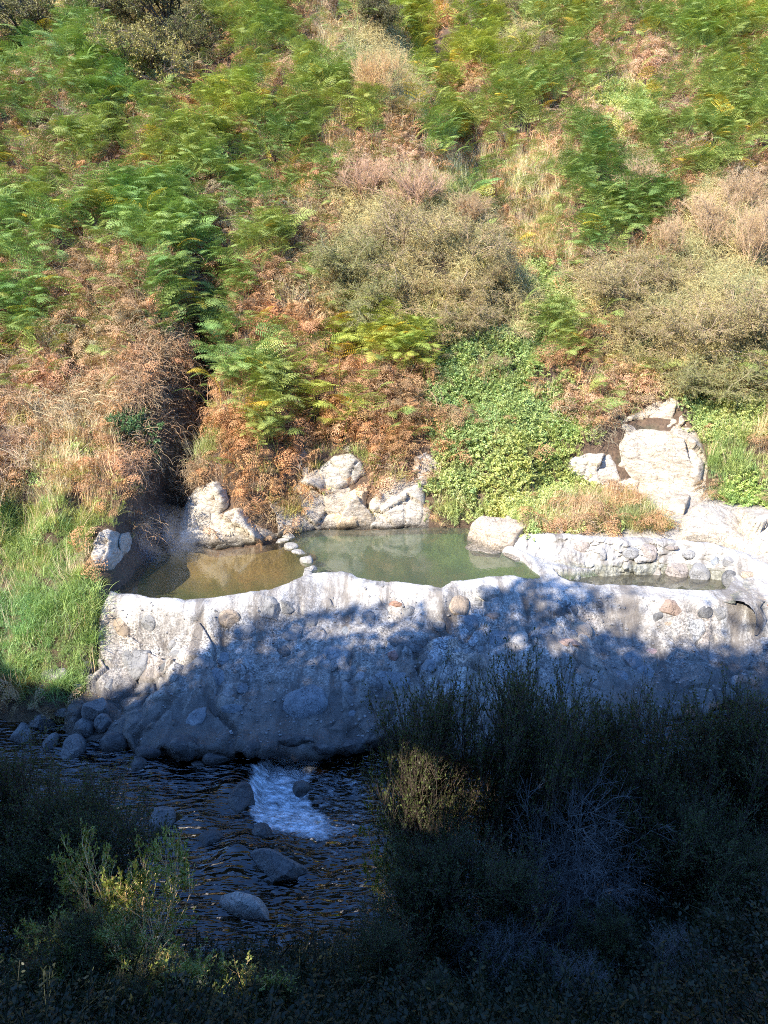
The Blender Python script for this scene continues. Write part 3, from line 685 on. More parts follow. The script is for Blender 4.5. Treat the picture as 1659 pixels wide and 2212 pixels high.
OUT = [
 ('bedrock_cliff', 'long low cliff of pale bedrock behind the two pools, mostly under brown ferns', [(372, 1188), (376, 1120), (400, 1070), (450, 1040), (540, 1060), (600, 1085), (660, 1020), (740, 990), (830, 1030), (900, 990), (950, 1010), (935, 1100), (930, 1150), (700, 1150), (560, 1176), (460, 1186)], -.06, 62, .17, 14, (.85, .8, .74)),
 ('bedrock_cliff', 'mass of pale bedrock under the ledge on the right bank', [(1215, 1020), (1235, 970), (1320, 930), (1400, 870), (1480, 860), (1510, 930), (1535, 1000), (1530, 1080), (1480, 1112), (1400, 1085), (1340, 1070), (1270, 1060)], .62, 48, .15, 9, (.85, .8, .74)),
 ('rock_outcrop', 'cracked cream rock face left of the triangular rock, at the back of the brown pool', [(378, 1185), (384, 1130), (400, 1080), (425, 1050), (470, 1035), (492, 1060), (498, 1090), (480, 1110), (462, 1140), (440, 1170), (425, 1186)], 0, 66, .22, 8, (1, .98, .93)),
 ('rock_outcrop', 'triangular pale rock rising from the brown pool edge', [(462, 1190), (470, 1150), (486, 1105), (512, 1092), (530, 1100), (552, 1140), (577, 1172), (520, 1184)], -.02, 58, .26, 3, (.98, .95, .88)),
 ('rock_outcrop', 'dark wet rock wedge with yellow seam between two pale rocks', [(420, 1188), (430, 1160), (452, 1130), (470, 1115), (480, 1120), (470, 1160), (462, 1190)], -.02, 60, .05, 3, (.35, .27, .18)),
 ('rock_outcrop', 'grey boulder head with dark crack below, above the green pool', [(682, 1040), (690, 1005), (720, 985), (760, 978), (786, 1000), (792, 1024), (765, 1046), (735, 1062), (705, 1062)], .95, 60, .3, 4, (.9, .9, .88)),
 ('rock_outcrop', 'orange-cream slab sloping to the green pool under the grey boulder head', [(690, 1147), (700, 1100), (715, 1068), (750, 1055), (782, 1035), (800, 1010), (806, 1040), (795, 1080), (792, 1120), (775, 1146)], 0, 58, .15, 6, (1.1, .92, .7)),
 ('rock_outcrop', 'broad pale slab at the water line left of the green creeper', [(795, 1145), (797, 1090), (812, 1060), (850, 1066), (880, 1050), (905, 1040), (920, 1052), (920, 1100), (915, 1138), (850, 1147)], 0, 60, .2, 6, (1.0, .98, .95)),
 ('rock_outcrop', 'upright mauve-grey rock under the creeper edge above the broad slab', [(884, 1060), (890, 1010), (896, 985), (920, 972), (950, 1000), (948, 1025), (925, 1048), (905, 1062)], .9, 62, .18, 5, (.85, .8, .78)),
 ('rock_outcrop', 'narrow upright grey rock among brown ferns left of the boulder head', [(642, 1030), (640, 985), (652, 965), (668, 980), (672, 1015), (660, 1035)], 1.15, 62, .14, 3, (.85, .83, .8)),
 ('rock_outcrop', 'small dark grey rock poking out of the brown ferns', [(738, 972), (745, 945), (758, 948), (766, 968), (755, 980)], 1.6, 58, .12, 2, (.6, .56, .5)),
 ('rock_outcrop', 'rough grey rock at the left end of the pools below the vines', [(196, 1222), (200, 1180), (215, 1150), (235, 1140), (262, 1152), (282, 1148), (286, 1180), (262, 1210), (245, 1232), (215, 1235)], .02, 50, .3, 5, (.85, .84, .82)),
 ('rock_outcrop', 'streaked white rock slope left of the domed outcrop on the right', [(1224, 1010), (1228, 985), (1270, 975), (1320, 978), (1340, 1020), (1345, 1055), (1310, 1066), (1270, 1050), (1240, 1030)], .95, 48, .15, 6, (1.05, 1.03, 1.0)),
 ('rock_outcrop', 'domed grey bedrock outcrop on the right bank', [(1335, 960), (1350, 930), (1400, 925), (1450, 935), (1490, 960), (1522, 1000), (1515, 1050), (1480, 1070), (1430, 1060), (1370, 1040), (1345, 1010)], .85, 50, .35, 5, (.9, .87, .83)),
 ('rock_outcrop', 'smooth grey rock tongue below the domed outcrop', [(1412, 1095), (1418, 1055), (1445, 1040), (1480, 1050), (1492, 1080), (1480, 1112), (1440, 1116)], .55, 42, .2, 2, (.9, .86, .8)),
 ('rock_outcrop', 'pale mossy ledge above the domed outcrop, under the shrubs', [(1325, 935), (1345, 905), (1390, 880), (1440, 850), (1470, 862), (1480, 900), (1490, 925), (1440, 930), (1380, 928)], 1.6, 55, .12, 7, (.95, .9, .82)),
 ('rock_outcrop', 'low pale bedrock shelf at the far right behind the pool wall', [(1470, 1180), (1466, 1130), (1490, 1098), (1560, 1092), (1660, 1105), (1800, 1110), (1800, 1210), (1660, 1200), (1560, 1190)], .30, 30, .32, 6, (1.0, .97, .92)),
 ('rock_outcrop', 'dark rock wall with white blocks inside the cleft', [(415, 935), (412, 880), (425, 840), (450, 835), (470, 860), (468, 905), (450, 935)], 1.9, 66, .1, 10, (.55, .55, .56)),
 ('rock_outcrop', 'pale ledge of rock at the water line left of the green pool slab', [(620, 1152), (640, 1132), (668, 1120), (690, 1115), (694, 1147), (650, 1152)], 0, 50, .1, 5, (1, .98, .92)),
]
ROCKPX = []
for k, (nm, lb, poly, z0, lean, bl, cells, col) in enumerate(OUT):
    outcrop(nm, lb, poly, None, z0, lean, bl, cells, col, seed=100 + k); ROCKPX.append(np.array(poly, float) if 'behind the two pools' not in lb else np.zeros((3, 2)))

# rounded / angular stones -----------------------------------------------------------
def ico(sub):
    import bmesh
    bm = bmesh.new(); bmesh.ops.create_icosphere(bm, subdivisions=sub, radius=1)
    V = np.array([v.co for v in bm.verts]); F = np.array([[v.index for v in f.verts] for f in bm.faces]); bm.free(); return V, F
IV, IF = ico(5)
IV3, IF3 = ico(3)
def stone_mesh(seed, ang=0.5, V0=None, F0=None, mat=None, flat=.75):
    V0 = IV if V0 is None else V0; F0 = IF if F0 is None else F0
    r = np.random.default_rng(seed); V = V0.copy()
    for k in range(int(6 + 10 * ang)):
        n = norm(r.normal(size=3)); d = r.uniform(.62, .95) if ang > .3 else r.uniform(.8, 1.0)
        h = V @ n - d; soft = 0.04 if ang > .5 else 0.09
        cut = np.where(h > 0, h - soft * np.tanh(h / soft), 0); V = V - cut[:, None] * n
    V = V * (1 + 0.09 * fbm(V0 * 1.4 + seed, 3, seed) + 0.02 * fbm(V0 * 6 + seed, 3, seed + 1))[:, None]
    s = np.abs(V).max(0); V = V / s; V[:, 2] *= flat
    return mesh_np('stone', V, F0, mat or M_stone)
SM = {'r': [stone_mesh(s, .35) for s in range(4)], 'a': [stone_mesh(20 + s, .8) for s in range(5)], 'm': [stone_mesh(40 + s, .65) for s in range(4)]}
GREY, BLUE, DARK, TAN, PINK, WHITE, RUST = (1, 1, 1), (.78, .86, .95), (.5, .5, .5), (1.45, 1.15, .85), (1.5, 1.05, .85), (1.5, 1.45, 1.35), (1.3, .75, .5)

def surf_hit(u, v, fn, y0=7.0, y1=20.0):
    d = ray(u, v); t = np.linspace(y0 / d[1], y1 / d[1], 1500); P = CAM + d * t[:, None]
    z = fn(P[:, 0], P[:, 1]); k = np.argmax(P[:, 2] < z)
    return P[k] if (P[:, 2] < z).any() else P[-1]
def land(x, y):
    z = H(x, y)
    t = np.where((y > ybot(x)) & (y < yrim(x) + 3) & (x > -4.9), Tz(x, y), -9)
    return np.maximum(z, t)
def normal_at(fn, p, e=.12):
    x, y = p[0], p[1]; f = lambda a, b: float(fn(np.array([a]), np.array([b]))[0])
    return norm(np.array([-(f(x + e, y) - f(x - e, y)) / (2 * e), -(f(x, y + e) - f(x, y - e)) / (2 * e), 1.0]))

def wallfn(x, y):
    """inner face of the pool wall as a height function"""
    q = WV.reshape(-1, 3)
    out = np.full(np.shape(x), -9.0)
    d = (x[:, None] - q[None, ::7, 0]) ** 2 + (y[:, None] - q[None, ::7, 1]) ** 2
    k = d.argmin(1); m = d[np.arange(len(k)), k] < .02
    return np.where(m, q[::7, 2][k], land(x, y))

def stone(u, v, wd, hh, rot, kind, col, label, group, fn=None, sink=.3, name='stone', vi=None, thick=.55):
    fn = fn or land
    p = surf_hit(u, v + hh * .12, fn, 12.5 if fn is wallfn else 7.0, 20)
    nrm_ = normal_at(fn, p) if fn is not wallfn else norm(np.array([0, -.75, .6]))
    dep = proj(p)[2]; view = norm(p - CAM)
    sx_ = wd / 2 * dep / FPX; cosv = max(.35, abs(view @ nrm_)); sy_ = hh / 2 * dep / FPX / max(.55, cosv)
    sz = thick * min(sx_, sy_) * .95
    ms = SM[kind]; mesh = ms[(int(u) + int(v)) % len(ms)]
    o = bpy.data.objects.new(name, mesh); link(o)
    X_ = norm(np.array([1., 0, 0]) - nrm_ * nrm_[0]); Y_ = np.cross(nrm_, X_)
    c, s = math.cos(R(rot)), math.sin(R(rot))
    Xr = X_ * c + Y_ * s; Yr = np.cross(nrm_, Xr)
    o.rotation_euler = Matrix(np.stack([Xr, Yr, nrm_], 1).tolist()).to_euler()
    o.scale = (sx_ * 1.05, sy_ * 1.05, sz * 1.6)
    o.location = p - nrm_ * sz * sink
    j = 1 + .12 * (random.random() - .5)
    o.color = (*[c_ * j for c_ in col], 1)
    tag(o, label, 'stone', group); return o

TG = 'stones set in the terrace below the pools'; SG = 'stones along the stream'; WG = 'stones embedded in the right-hand pool wall'; DG = 'stones dividing the brown pool from the green pool'
ST = [
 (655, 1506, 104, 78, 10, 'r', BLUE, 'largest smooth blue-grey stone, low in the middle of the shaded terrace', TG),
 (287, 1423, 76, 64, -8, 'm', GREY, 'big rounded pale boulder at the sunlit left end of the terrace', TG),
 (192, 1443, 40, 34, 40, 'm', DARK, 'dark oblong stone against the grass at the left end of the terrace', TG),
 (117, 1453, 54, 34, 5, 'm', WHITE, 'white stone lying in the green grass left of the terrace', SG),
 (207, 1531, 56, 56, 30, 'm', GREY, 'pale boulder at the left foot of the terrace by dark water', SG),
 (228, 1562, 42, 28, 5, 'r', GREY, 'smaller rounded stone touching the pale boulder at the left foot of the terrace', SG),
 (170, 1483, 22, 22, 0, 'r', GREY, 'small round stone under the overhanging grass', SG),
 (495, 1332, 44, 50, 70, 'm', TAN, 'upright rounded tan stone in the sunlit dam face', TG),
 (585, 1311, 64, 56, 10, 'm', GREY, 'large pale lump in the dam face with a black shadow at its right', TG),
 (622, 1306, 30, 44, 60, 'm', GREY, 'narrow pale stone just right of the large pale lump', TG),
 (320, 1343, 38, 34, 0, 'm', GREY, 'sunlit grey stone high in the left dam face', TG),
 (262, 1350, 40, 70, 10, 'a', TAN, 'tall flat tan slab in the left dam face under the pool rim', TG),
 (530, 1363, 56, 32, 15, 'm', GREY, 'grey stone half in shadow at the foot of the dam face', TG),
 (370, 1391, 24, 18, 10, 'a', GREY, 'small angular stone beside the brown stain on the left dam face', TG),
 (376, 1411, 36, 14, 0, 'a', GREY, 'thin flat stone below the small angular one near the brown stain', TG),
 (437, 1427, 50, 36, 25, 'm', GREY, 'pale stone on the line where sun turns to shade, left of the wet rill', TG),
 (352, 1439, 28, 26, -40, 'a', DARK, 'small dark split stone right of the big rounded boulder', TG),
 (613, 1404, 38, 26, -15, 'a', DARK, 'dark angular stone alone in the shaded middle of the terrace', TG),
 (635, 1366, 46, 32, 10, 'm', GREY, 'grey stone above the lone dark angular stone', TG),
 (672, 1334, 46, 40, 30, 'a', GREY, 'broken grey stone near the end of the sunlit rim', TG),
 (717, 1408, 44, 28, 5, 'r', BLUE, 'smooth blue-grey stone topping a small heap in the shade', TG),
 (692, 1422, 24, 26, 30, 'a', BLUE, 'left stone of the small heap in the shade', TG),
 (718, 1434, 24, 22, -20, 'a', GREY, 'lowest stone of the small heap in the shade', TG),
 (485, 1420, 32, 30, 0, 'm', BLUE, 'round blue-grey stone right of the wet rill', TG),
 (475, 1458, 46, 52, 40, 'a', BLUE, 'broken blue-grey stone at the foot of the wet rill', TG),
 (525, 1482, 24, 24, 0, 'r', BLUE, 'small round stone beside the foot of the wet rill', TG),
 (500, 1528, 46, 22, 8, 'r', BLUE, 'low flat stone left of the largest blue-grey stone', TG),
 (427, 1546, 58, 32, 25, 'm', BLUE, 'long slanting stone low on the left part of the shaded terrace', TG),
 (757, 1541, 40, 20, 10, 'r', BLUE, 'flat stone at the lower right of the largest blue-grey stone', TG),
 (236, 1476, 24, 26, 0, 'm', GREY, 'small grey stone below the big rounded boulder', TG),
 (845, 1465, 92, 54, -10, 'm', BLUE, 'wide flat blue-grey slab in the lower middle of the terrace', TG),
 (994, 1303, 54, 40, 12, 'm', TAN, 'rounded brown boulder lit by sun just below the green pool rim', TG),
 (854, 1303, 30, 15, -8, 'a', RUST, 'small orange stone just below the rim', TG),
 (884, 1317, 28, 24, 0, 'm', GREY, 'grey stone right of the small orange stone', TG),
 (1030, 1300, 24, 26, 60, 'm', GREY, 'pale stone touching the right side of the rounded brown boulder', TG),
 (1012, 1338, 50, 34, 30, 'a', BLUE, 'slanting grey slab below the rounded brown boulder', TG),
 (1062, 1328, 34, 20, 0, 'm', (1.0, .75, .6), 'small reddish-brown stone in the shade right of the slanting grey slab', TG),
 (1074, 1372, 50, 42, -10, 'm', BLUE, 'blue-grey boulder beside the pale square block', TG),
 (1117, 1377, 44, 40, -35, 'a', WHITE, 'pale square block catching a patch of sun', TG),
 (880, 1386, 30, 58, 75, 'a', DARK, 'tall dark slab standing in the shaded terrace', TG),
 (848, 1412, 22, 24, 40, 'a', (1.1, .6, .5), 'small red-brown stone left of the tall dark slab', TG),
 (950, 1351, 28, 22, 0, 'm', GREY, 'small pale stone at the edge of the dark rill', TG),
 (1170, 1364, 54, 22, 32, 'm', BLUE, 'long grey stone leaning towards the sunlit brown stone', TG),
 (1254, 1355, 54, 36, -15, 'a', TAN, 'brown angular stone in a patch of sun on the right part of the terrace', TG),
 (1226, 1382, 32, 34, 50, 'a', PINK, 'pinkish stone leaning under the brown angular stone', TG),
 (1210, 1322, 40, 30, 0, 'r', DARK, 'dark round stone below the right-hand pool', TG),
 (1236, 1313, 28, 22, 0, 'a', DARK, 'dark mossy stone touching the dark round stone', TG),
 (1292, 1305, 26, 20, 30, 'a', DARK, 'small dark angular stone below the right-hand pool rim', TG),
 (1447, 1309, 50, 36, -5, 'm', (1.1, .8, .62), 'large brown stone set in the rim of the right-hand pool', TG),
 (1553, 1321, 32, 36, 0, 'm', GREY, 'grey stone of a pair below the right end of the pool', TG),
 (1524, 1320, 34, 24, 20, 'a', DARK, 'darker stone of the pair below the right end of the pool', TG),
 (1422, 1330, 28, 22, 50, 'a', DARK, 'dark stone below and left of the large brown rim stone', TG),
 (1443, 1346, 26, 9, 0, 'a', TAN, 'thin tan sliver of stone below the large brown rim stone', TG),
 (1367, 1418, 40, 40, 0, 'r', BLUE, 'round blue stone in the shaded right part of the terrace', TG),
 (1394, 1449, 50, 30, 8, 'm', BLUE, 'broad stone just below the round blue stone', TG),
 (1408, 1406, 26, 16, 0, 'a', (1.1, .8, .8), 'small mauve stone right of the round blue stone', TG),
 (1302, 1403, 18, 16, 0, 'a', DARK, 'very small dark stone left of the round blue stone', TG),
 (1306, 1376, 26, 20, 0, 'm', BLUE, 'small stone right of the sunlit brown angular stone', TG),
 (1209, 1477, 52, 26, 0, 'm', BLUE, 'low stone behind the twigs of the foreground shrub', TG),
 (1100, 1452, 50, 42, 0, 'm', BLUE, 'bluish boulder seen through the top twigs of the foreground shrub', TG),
 (1344, 1456, 30, 28, 30, 'a', BLUE, 'angular stone left of the broad stone on the shaded right side', TG),
 (1587, 1468, 42, 24, 25, 'r', GREY, 'smooth pale stone near the lower right lip of the terrace', TG),
 (1599, 1444, 24, 26, 60, 'a', DARK, 'dark angular stone above the smooth pale one at the lower right', TG),
 (1057, 1276, 64, 26, 15, 'a', WHITE, 'white flat slab on the rim between the two right pools', TG),
 (1652, 1301, 26, 16, 0, 'm', RUST, 'reddish stone at the right edge of the photo', TG),
 (1082, 1411, 24, 18, 0, 'r', GREY, 'small round stone under the blue-grey boulder', TG),
 (1037, 1400, 20, 18, 0, 'r', GREY, 'little pale stone left of the small round stone', TG),
 (924, 1436, 36, 26, 0, 'm', BLUE, 'grey stone right of the wide flat slab', TG),
 (745, 1362, 32, 24, 0, 'm', BLUE, 'grey stone right of the broken grey stone in the shade', TG),
 (795, 1328, 32, 22, 0, 'm', GREY, 'pale half-sunlit stone above the middle of the terrace', TG),
 (160, 1619, 48, 40, 0, 'm', GREY, 'pale boulder in the dark water at the left', SG),
 (92, 1560, 60, 34, 0, 'm', GREY, 'flat pale stone under the dark grass at far left', SG),
 (48, 1592, 46, 30, 10, 'm', GREY, 'pale stone at the left edge behind dark twigs', SG),
 (110, 1606, 30, 34, 0, 'a', GREY, 'upright stone left of the pale boulder in the dark water', SG),
 (350, 1774, 60, 42, 0, 'a', GREY, 'round wet stone rising from the rippled stream', SG),
 (522, 1724, 62, 60, 0, 'r', DARK, 'black wet boulder at the lip of the little waterfall', SG),
 (544, 1612, 42, 40, 0, 'a', DARK, 'dark stone tucked under the terrace lip', SG),
 (478, 1630, 80, 34, 8, 'a', DARK, 'low dark rock at the stream edge under the terrace', SG),
 (600, 1872, 70, 100, 70, 'm', GREY, 'large smooth wet boulder below the waterfall', SG),
 (533, 1955, 50, 90, 70, 'a', WHITE, 'white-speckled boulder leaning on the large wet boulder', SG),
 (255, 1600, 70, 40, 10, 'a', DARK, 'broad dark boulder under the left foot of the terrace', SG),
 (318, 1622, 60, 30, -5, 'a', DARK, 'angular dark rock at the water below the terrace, left part', SG),
 (395, 1612, 56, 34, 12, 'a', DARK, 'dark rock at the terrace foot just left of the low dark rock', SG),
 (185, 1572, 40, 30, 0, 'a', GREY, 'grey block at the corner of the terrace foot', SG),
 (640, 1596, 80, 30, -6, 'a', DARK, 'long dark rock under the terrace lip left of the dark ledge', SG),
 (770, 1606, 60, 30, 8, 'a', DARK, 'dark rock under the lip right of the dark ledge', SG),
 (300, 1655, 46, 24, 0, 'a', DARK, 'flat dark rock breaking the ripples near the left bank', SG),
 (455, 1815, 60, 34, 10, 'a', DARK, 'dark hump of rock under the sliding water', SG),
 (565, 1800, 46, 36, 0, 'r', DARK, 'dark round rock between the fall and the large wet boulder', SG),
 (650, 1700, 40, 20, 0, 'a', DARK, 'small dark rock awash in the white water', SG),
 (140, 1540, 44, 26, 0, 'm', GREY, 'grey stone in the dark water under the grass', SG),
 (430, 1650, 40, 24, 0, 'a', DARK, 'dark stone at the edge of the rippled stream', SG),
 (700, 1615, 70, 22, 0, 'a', DARK, 'dark ledge stone above the white water', SG),
]
def streamland(x, y): return np.maximum(land(x, y), -1.45)
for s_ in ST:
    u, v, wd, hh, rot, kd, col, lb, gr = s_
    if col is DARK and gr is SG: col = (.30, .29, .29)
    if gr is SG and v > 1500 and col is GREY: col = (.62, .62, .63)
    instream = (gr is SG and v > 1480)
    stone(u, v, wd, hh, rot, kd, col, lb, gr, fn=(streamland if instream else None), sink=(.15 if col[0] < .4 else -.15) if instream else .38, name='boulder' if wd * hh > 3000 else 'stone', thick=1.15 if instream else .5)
WS = [(1259, 1178, 36, 26, 'dark oblong stone at the left end of the pool wall', (1.1, .95, .85)), (1364, 1193, 38, 24, 'flat grey stone in the middle of the pool wall', GREY), (1402, 1188, 34, 38, 'large brown-grey stone under the rim right of the flat grey one', (1.2, 1.05, .95)),
      (1452, 1182, 28, 10, 'thin stone right under the wall rim', (1.1, .95, .85)), (1302, 1193, 15, 26, 'narrow upright stone in the wall left of the flat grey one', GREY), (1489, 1196, 30, 18, 'small pale stone in the right part of the wall', GREY),
      (1547, 1213, 22, 26, 'grey stone near where the wall bends', BLUE), (1572, 1211, 28, 20, 'pale stone right at the bend of the wall', GREY), (1462, 1228, 50, 42, 'biggest brown-grey stone at the water foot of the wall', (1.25, 1.1, 1.0)),
      (1510, 1233, 46, 40, 'rounded grey stone right of the biggest one at the wall foot', GREY), (1417, 1228, 24, 42, 'upright stone left of the biggest one at the wall foot', (1.15, 1.05, .95)), (1577, 1248, 34, 38, 'rough grey stone at the right end of the pool', DARK), (1614, 1240, 26, 18, 'small orange-tan stone on the right end of the wall', TAN)]
for (u, v, wd, hh, lb, col) in WS:
    stone(u, v, wd, hh, 0, 'm', tuple(c_ * 1.15 for c_ in col), lb, WG, fn=wallfn, sink=.0, thick=.6)
# big boulder between the green pool and the right-hand pool
me = stone_mesh(77, .6, flat=1.0, mat=M_pale)
def boulder_at(u, v, z, wd, hh, dy, col, label, me, rz=0, name='boulder', down=0.0):
    p = px(u, v, z); dep = proj(p)[2]
    o = obj(name, me, loc=(p[0], p[1] + dy * .6, z - down)); o.scale = (wd / 2 * dep / FPX, dy, hh * dep / FPX); o.rotation_euler = (0, 0, rz); o.color = (*col, 1)
    tag(o, label, 'boulder'); return o
boulder_at(1082, 1184, 0, 146, 72, .55, (.92, .84, .76), 'large domed grey-brown boulder at the right end of the green pool', me)
boulder_at(1208, 1150, .3, 38, 22, .25, (1.05, 1.0, .9), 'pale boulder in the brown grass behind the pool wall', stone_mesh(78, .7, mat=M_pale))
boulder_at(1308, 1092, .42, 32, 12, .22, (1.0, .98, .92), 'flat pale stone in the wet grass of the bench', stone_mesh(79, .4, mat=M_pale))
boulder_at(1317, 1108, .40, 30, 9, .2, (1.1, 1.06, .98), 'thin pale stone just below the flat one on the bench', stone_mesh(80, .4, mat=M_pale))
boulder_at(1052, 1192, 0, 90, 8, .35, (1.05, 1, .9), 'thin white ledge at the water foot of the domed boulder', stone_mesh(81, .5, mat=M_pale))
boulder_at(1120, 1206, 0, 60, 9, .3, (1.1, 1.04, .95), 'flat white shelf right of the thin white ledge', stone_mesh(82, .5, mat=M_pale))
for k, (u, v, wd, hh, lb) in enumerate([(622, 1162, 30, 12, 'white stone at the far end of the divider between the pools'), (628, 1184, 30, 14, 'second white stone of the divider from the far end'), (646, 1195, 36, 8, 'flat white stone in the middle of the divider'),
                         (662, 1215, 28, 20, 'rounded grey-white stone in the divider'), (668, 1236, 22, 17, 'white stone next to the near end of the divider'), (665, 1246, 24, 9, 'low white stone where the divider meets the rim'), (608, 1170, 20, 8, 'small white stone by the shore left of the divider')]):
    o = boulder_at(u, v, 0, wd, hh, .16, (1.15, 1.12, 1.05), lb, SM['m'][k % 4], rz=k, name='stone', down=.02); o['category'] = 'stone'; o['group'] = DG; o.color = (1.35, 1.3, 1.2, 1); o.rotation_euler = (.2 * (k % 3 - 1), .15 * (k % 2), k * 1.3)
# ------------------------------------------------------------------ plants: prototypes
def protos(name, meshes):
    c = bpy.data.collections.new(name)
    for i, m in enumerate(meshes):
        o = bpy.data.objects.new('%s_%02d' % (name, i), m); c.objects.link(o)
    return c

def frond(seed, L=.75, stipe=.35, pairs=11, droop=.9, crisp=0.0, pinnules=7):
    """one bracken frond: stipe, arching blade along +Y, twice-cut pinnae"""
    r = np.random.default_rng(seed)
    t = np.linspace(0, 1, 7)
    ang = R(78) - (R(78) + droop) * np.clip((t * 1.0), 0, 1) ** 0.8      # heading
    K = 24; tt = np.linspace(0, 1, K); total = stipe + L
    hd = R(80) - (R(62) + droop * .6) * smooth(stipe / total * .6, 1, tt)
    ds = total / (K - 1)
    Pr = np.zeros((K, 3)); Pr[1:, 1] = np.cumsum(np.cos(hd[:-1]) * ds); Pr[1:, 2] = np.cumsum(np.sin(hd[:-1]) * ds)
    Pr[:, 0] += .05 * L * np.sin(tt * 4 + r.uniform(0, 6)) * tt
    parts = [tubes(Pr[None], np.linspace(.006, .0015, K)[None], 3)]
    s0 = stipe / total
    B, D, Ls, Ws, Ns = [], [], [], [], []
    for i in range(pairs):
        f = i / (pairs - 1); s = s0 + (1 - s0) * (0.02 + .97 * f ** 0.9)
        k = s * (K - 1); k0 = min(int(k), K - 2); base = Pr[k0] + (Pr[k0 + 1] - Pr[k0]) * (k - k0)
        tan = norm(Pr[k0 + 1] - Pr[k0]); up = norm(np.cross(np.array([1., 0, 0]), tan))
        pl_ = L * (.50 * (1 - f) ** .8 + .03) * r.uniform(.85, 1.1)
        for sd in (-1, 1):
            fw = .35 + .35 * f + r.uniform(-.1, .1) + crisp * r.uniform(-.5, .5)
            dr = norm(np.array([sd, 0, 0]) + tan * fw + up * (.12 + crisp * r.uniform(-.8, .6)))
            n = max(2, int(pinnules * (1 - f) ** .5 + 2))
            for q in range(n):
                g_ = (q + .6) / (n + .3)
                pb = base + dr * pl_ * g_ - up * pl_ * (.28 + crisp * .6) * g_ ** 2
                wd = min(pl_ * .26 * (1 - g_ * .8) + .006, L / pairs * .50)
                side = norm(np.cross(dr, up))
                for s2 in (-1, 1):
                    dd = norm(side * s2 + dr * .55 + up * (-.15 + crisp * r.uniform(-.8, .8)))
                    B.append(pb); D.append(dd); Ls.append(wd); Ws.append(pl_ / n * .26 + .001); Ns.append(up + r.normal(0, .12 + crisp * .6, 3))
            B.append(base + dr * pl_ * .0); D.append(norm(dr * 1 - up * .12)); Ls.append(pl_ * .98); Ws.append(.0035); Ns.append(up)
    B, D, Ls, Ws, Ns = map(np.array, (B, D, Ls, Ws, Ns))
    parts.append(blades(B, D, Ls, Ws, norm(Ns)))
    return merge(parts)

def tuft(seed, n=40, h=.4, spread=.16, lean=.7, w=.004, seg=5, curl=1.0):
    """grass tuft: n arching blades"""
    r = np.random.default_rng(seed)
    az = r.uniform(0, 2 * np.pi, n); ln = h * r.uniform(.55, 1.15, n); tilt = np.abs(r.normal(0, .35, n)) * lean
    t = np.linspace(0, 1, seg)
    a = tilt[:, None] + curl * r.uniform(.4, 1.5, n)[:, None] * t ** 1.5
    dx = np.cumsum(np.sin(a), 1) / seg * ln[:, None]; dz = np.cumsum(np.cos(a), 1) / seg * ln[:, None]
    b = r.normal(0, spread / 2, (n, 2))
    P = np.stack([b[:, :1] + dx * np.cos(az)[:, None], b[:, 1:] + dx * np.sin(az)[:, None], dz], -1)
    sd = np.stack([-np.sin(az), np.cos(az), 0 * az], -1)[:, None]
    ww = (w * (1 - t ** 2 * .85))[None, :, None] * r.uniform(.7, 1.3, n)[:, None, None]
    V = np.stack([P - sd * ww, P + sd * ww], 2).reshape(-1, 3)
    base = (np.arange(n) * seg * 2)[:, None]; k = (np.arange(seg - 1) * 2)[None]
    i = (base + k).ravel(); F = np.stack([i, i + 1, i + 3, i + 2], -1)
    return V, F

def sprig(seed, n=56, h=.3, leaf=.023, wd=.5, spread=.22):
    """leafy ground cover: stems with rounded leaves"""
    r = np.random.default_rng(seed); parts = []
    ns = 7; P = []
    for k in range(ns):
        a = r.uniform(0, 6.28); l = h * r.uniform(.6, 1.1); t = np.linspace(0, 1, 5)
        P.append(np.stack([np.cos(a) * spread * t * r.uniform(.3, 1), np.sin(a) * spread * t * r.uniform(.3, 1), l * t - .3 * l * t ** 2], -1))
    P = np.array(P); parts.append(tubes(P, np.full(P.shape[:2], .0025), 3))
    m = n * ns // 4
    k = r.integers(0, ns, m); s = r.uniform(.25, 1, m) * 4; k0 = np.minimum(s.astype(int), 3); b = P[k, k0] + (P[k, k0 + 1] - P[k, k0]) * (s - k0)[:, None]
    d = norm(np.stack([r.normal(size=m), r.normal(size=m), r.uniform(-.2, .5, m)], -1))
    nr_ = norm(r.normal(0, .35, (m, 3)) + np.array([0, -.35, 1]))
    L = leaf * r.uniform(.6, 1.3, m)
    S = norm(np.cross(d, nr_))
    b = b + d * .01
    V = np.stack([b, b + d * L[:, None] * .3 + S * (L * wd)[:, None], b + d * L[:, None] * .75 + S * (L * wd * .8)[:, None], b + d * L[:, None], b + d * L[:, None] * .75 - S * (L * wd * .8)[:, None], b + d * L[:, None] * .3 - S * (L * wd)[:, None]], 1).reshape(-1, 3)
    i = np.arange(m) * 6
    F = np.r_[np.stack([i, i + 1, i + 2, i + 3], -1), np.stack([i, i + 3, i + 4, i + 5], -1)]
    parts.append((V, F)); return merge(parts)

def tangle(seed, n=26, L=.6, r0=.0035, drop=.5, leaves=40, K=9):
    """dry vine strands"""
    r = np.random.default_rng(seed)
    d = norm(r.normal(size=(n, 3)) + np.array([0, -.3, .3])); P = [r.normal(0, .12, (n, 3))]
    for k in range(K - 1):
        d = norm(d + r.normal(0, .42, (n, 3)) + np.array([0, -.05, -drop * k / K])); P.append(P[-1] + d * L / K * r.uniform(.7, 1.3, (n, 1)))
    P = np.stack(P, 1); parts = [tubes(P, np.full(P.shape[:2], r0) * r.uniform(.5, 1.3, (n, 1)), 3)]
    if leaves:
        i = r.integers(0, n, leaves); j = r.integers(1, K, leaves)
        parts.append(blades(P[i, j], norm(r.normal(size=(leaves, 3))), r.uniform(.015, .035, leaves), r.uniform(.005, .01, leaves), seed=seed))
    return merge(parts)

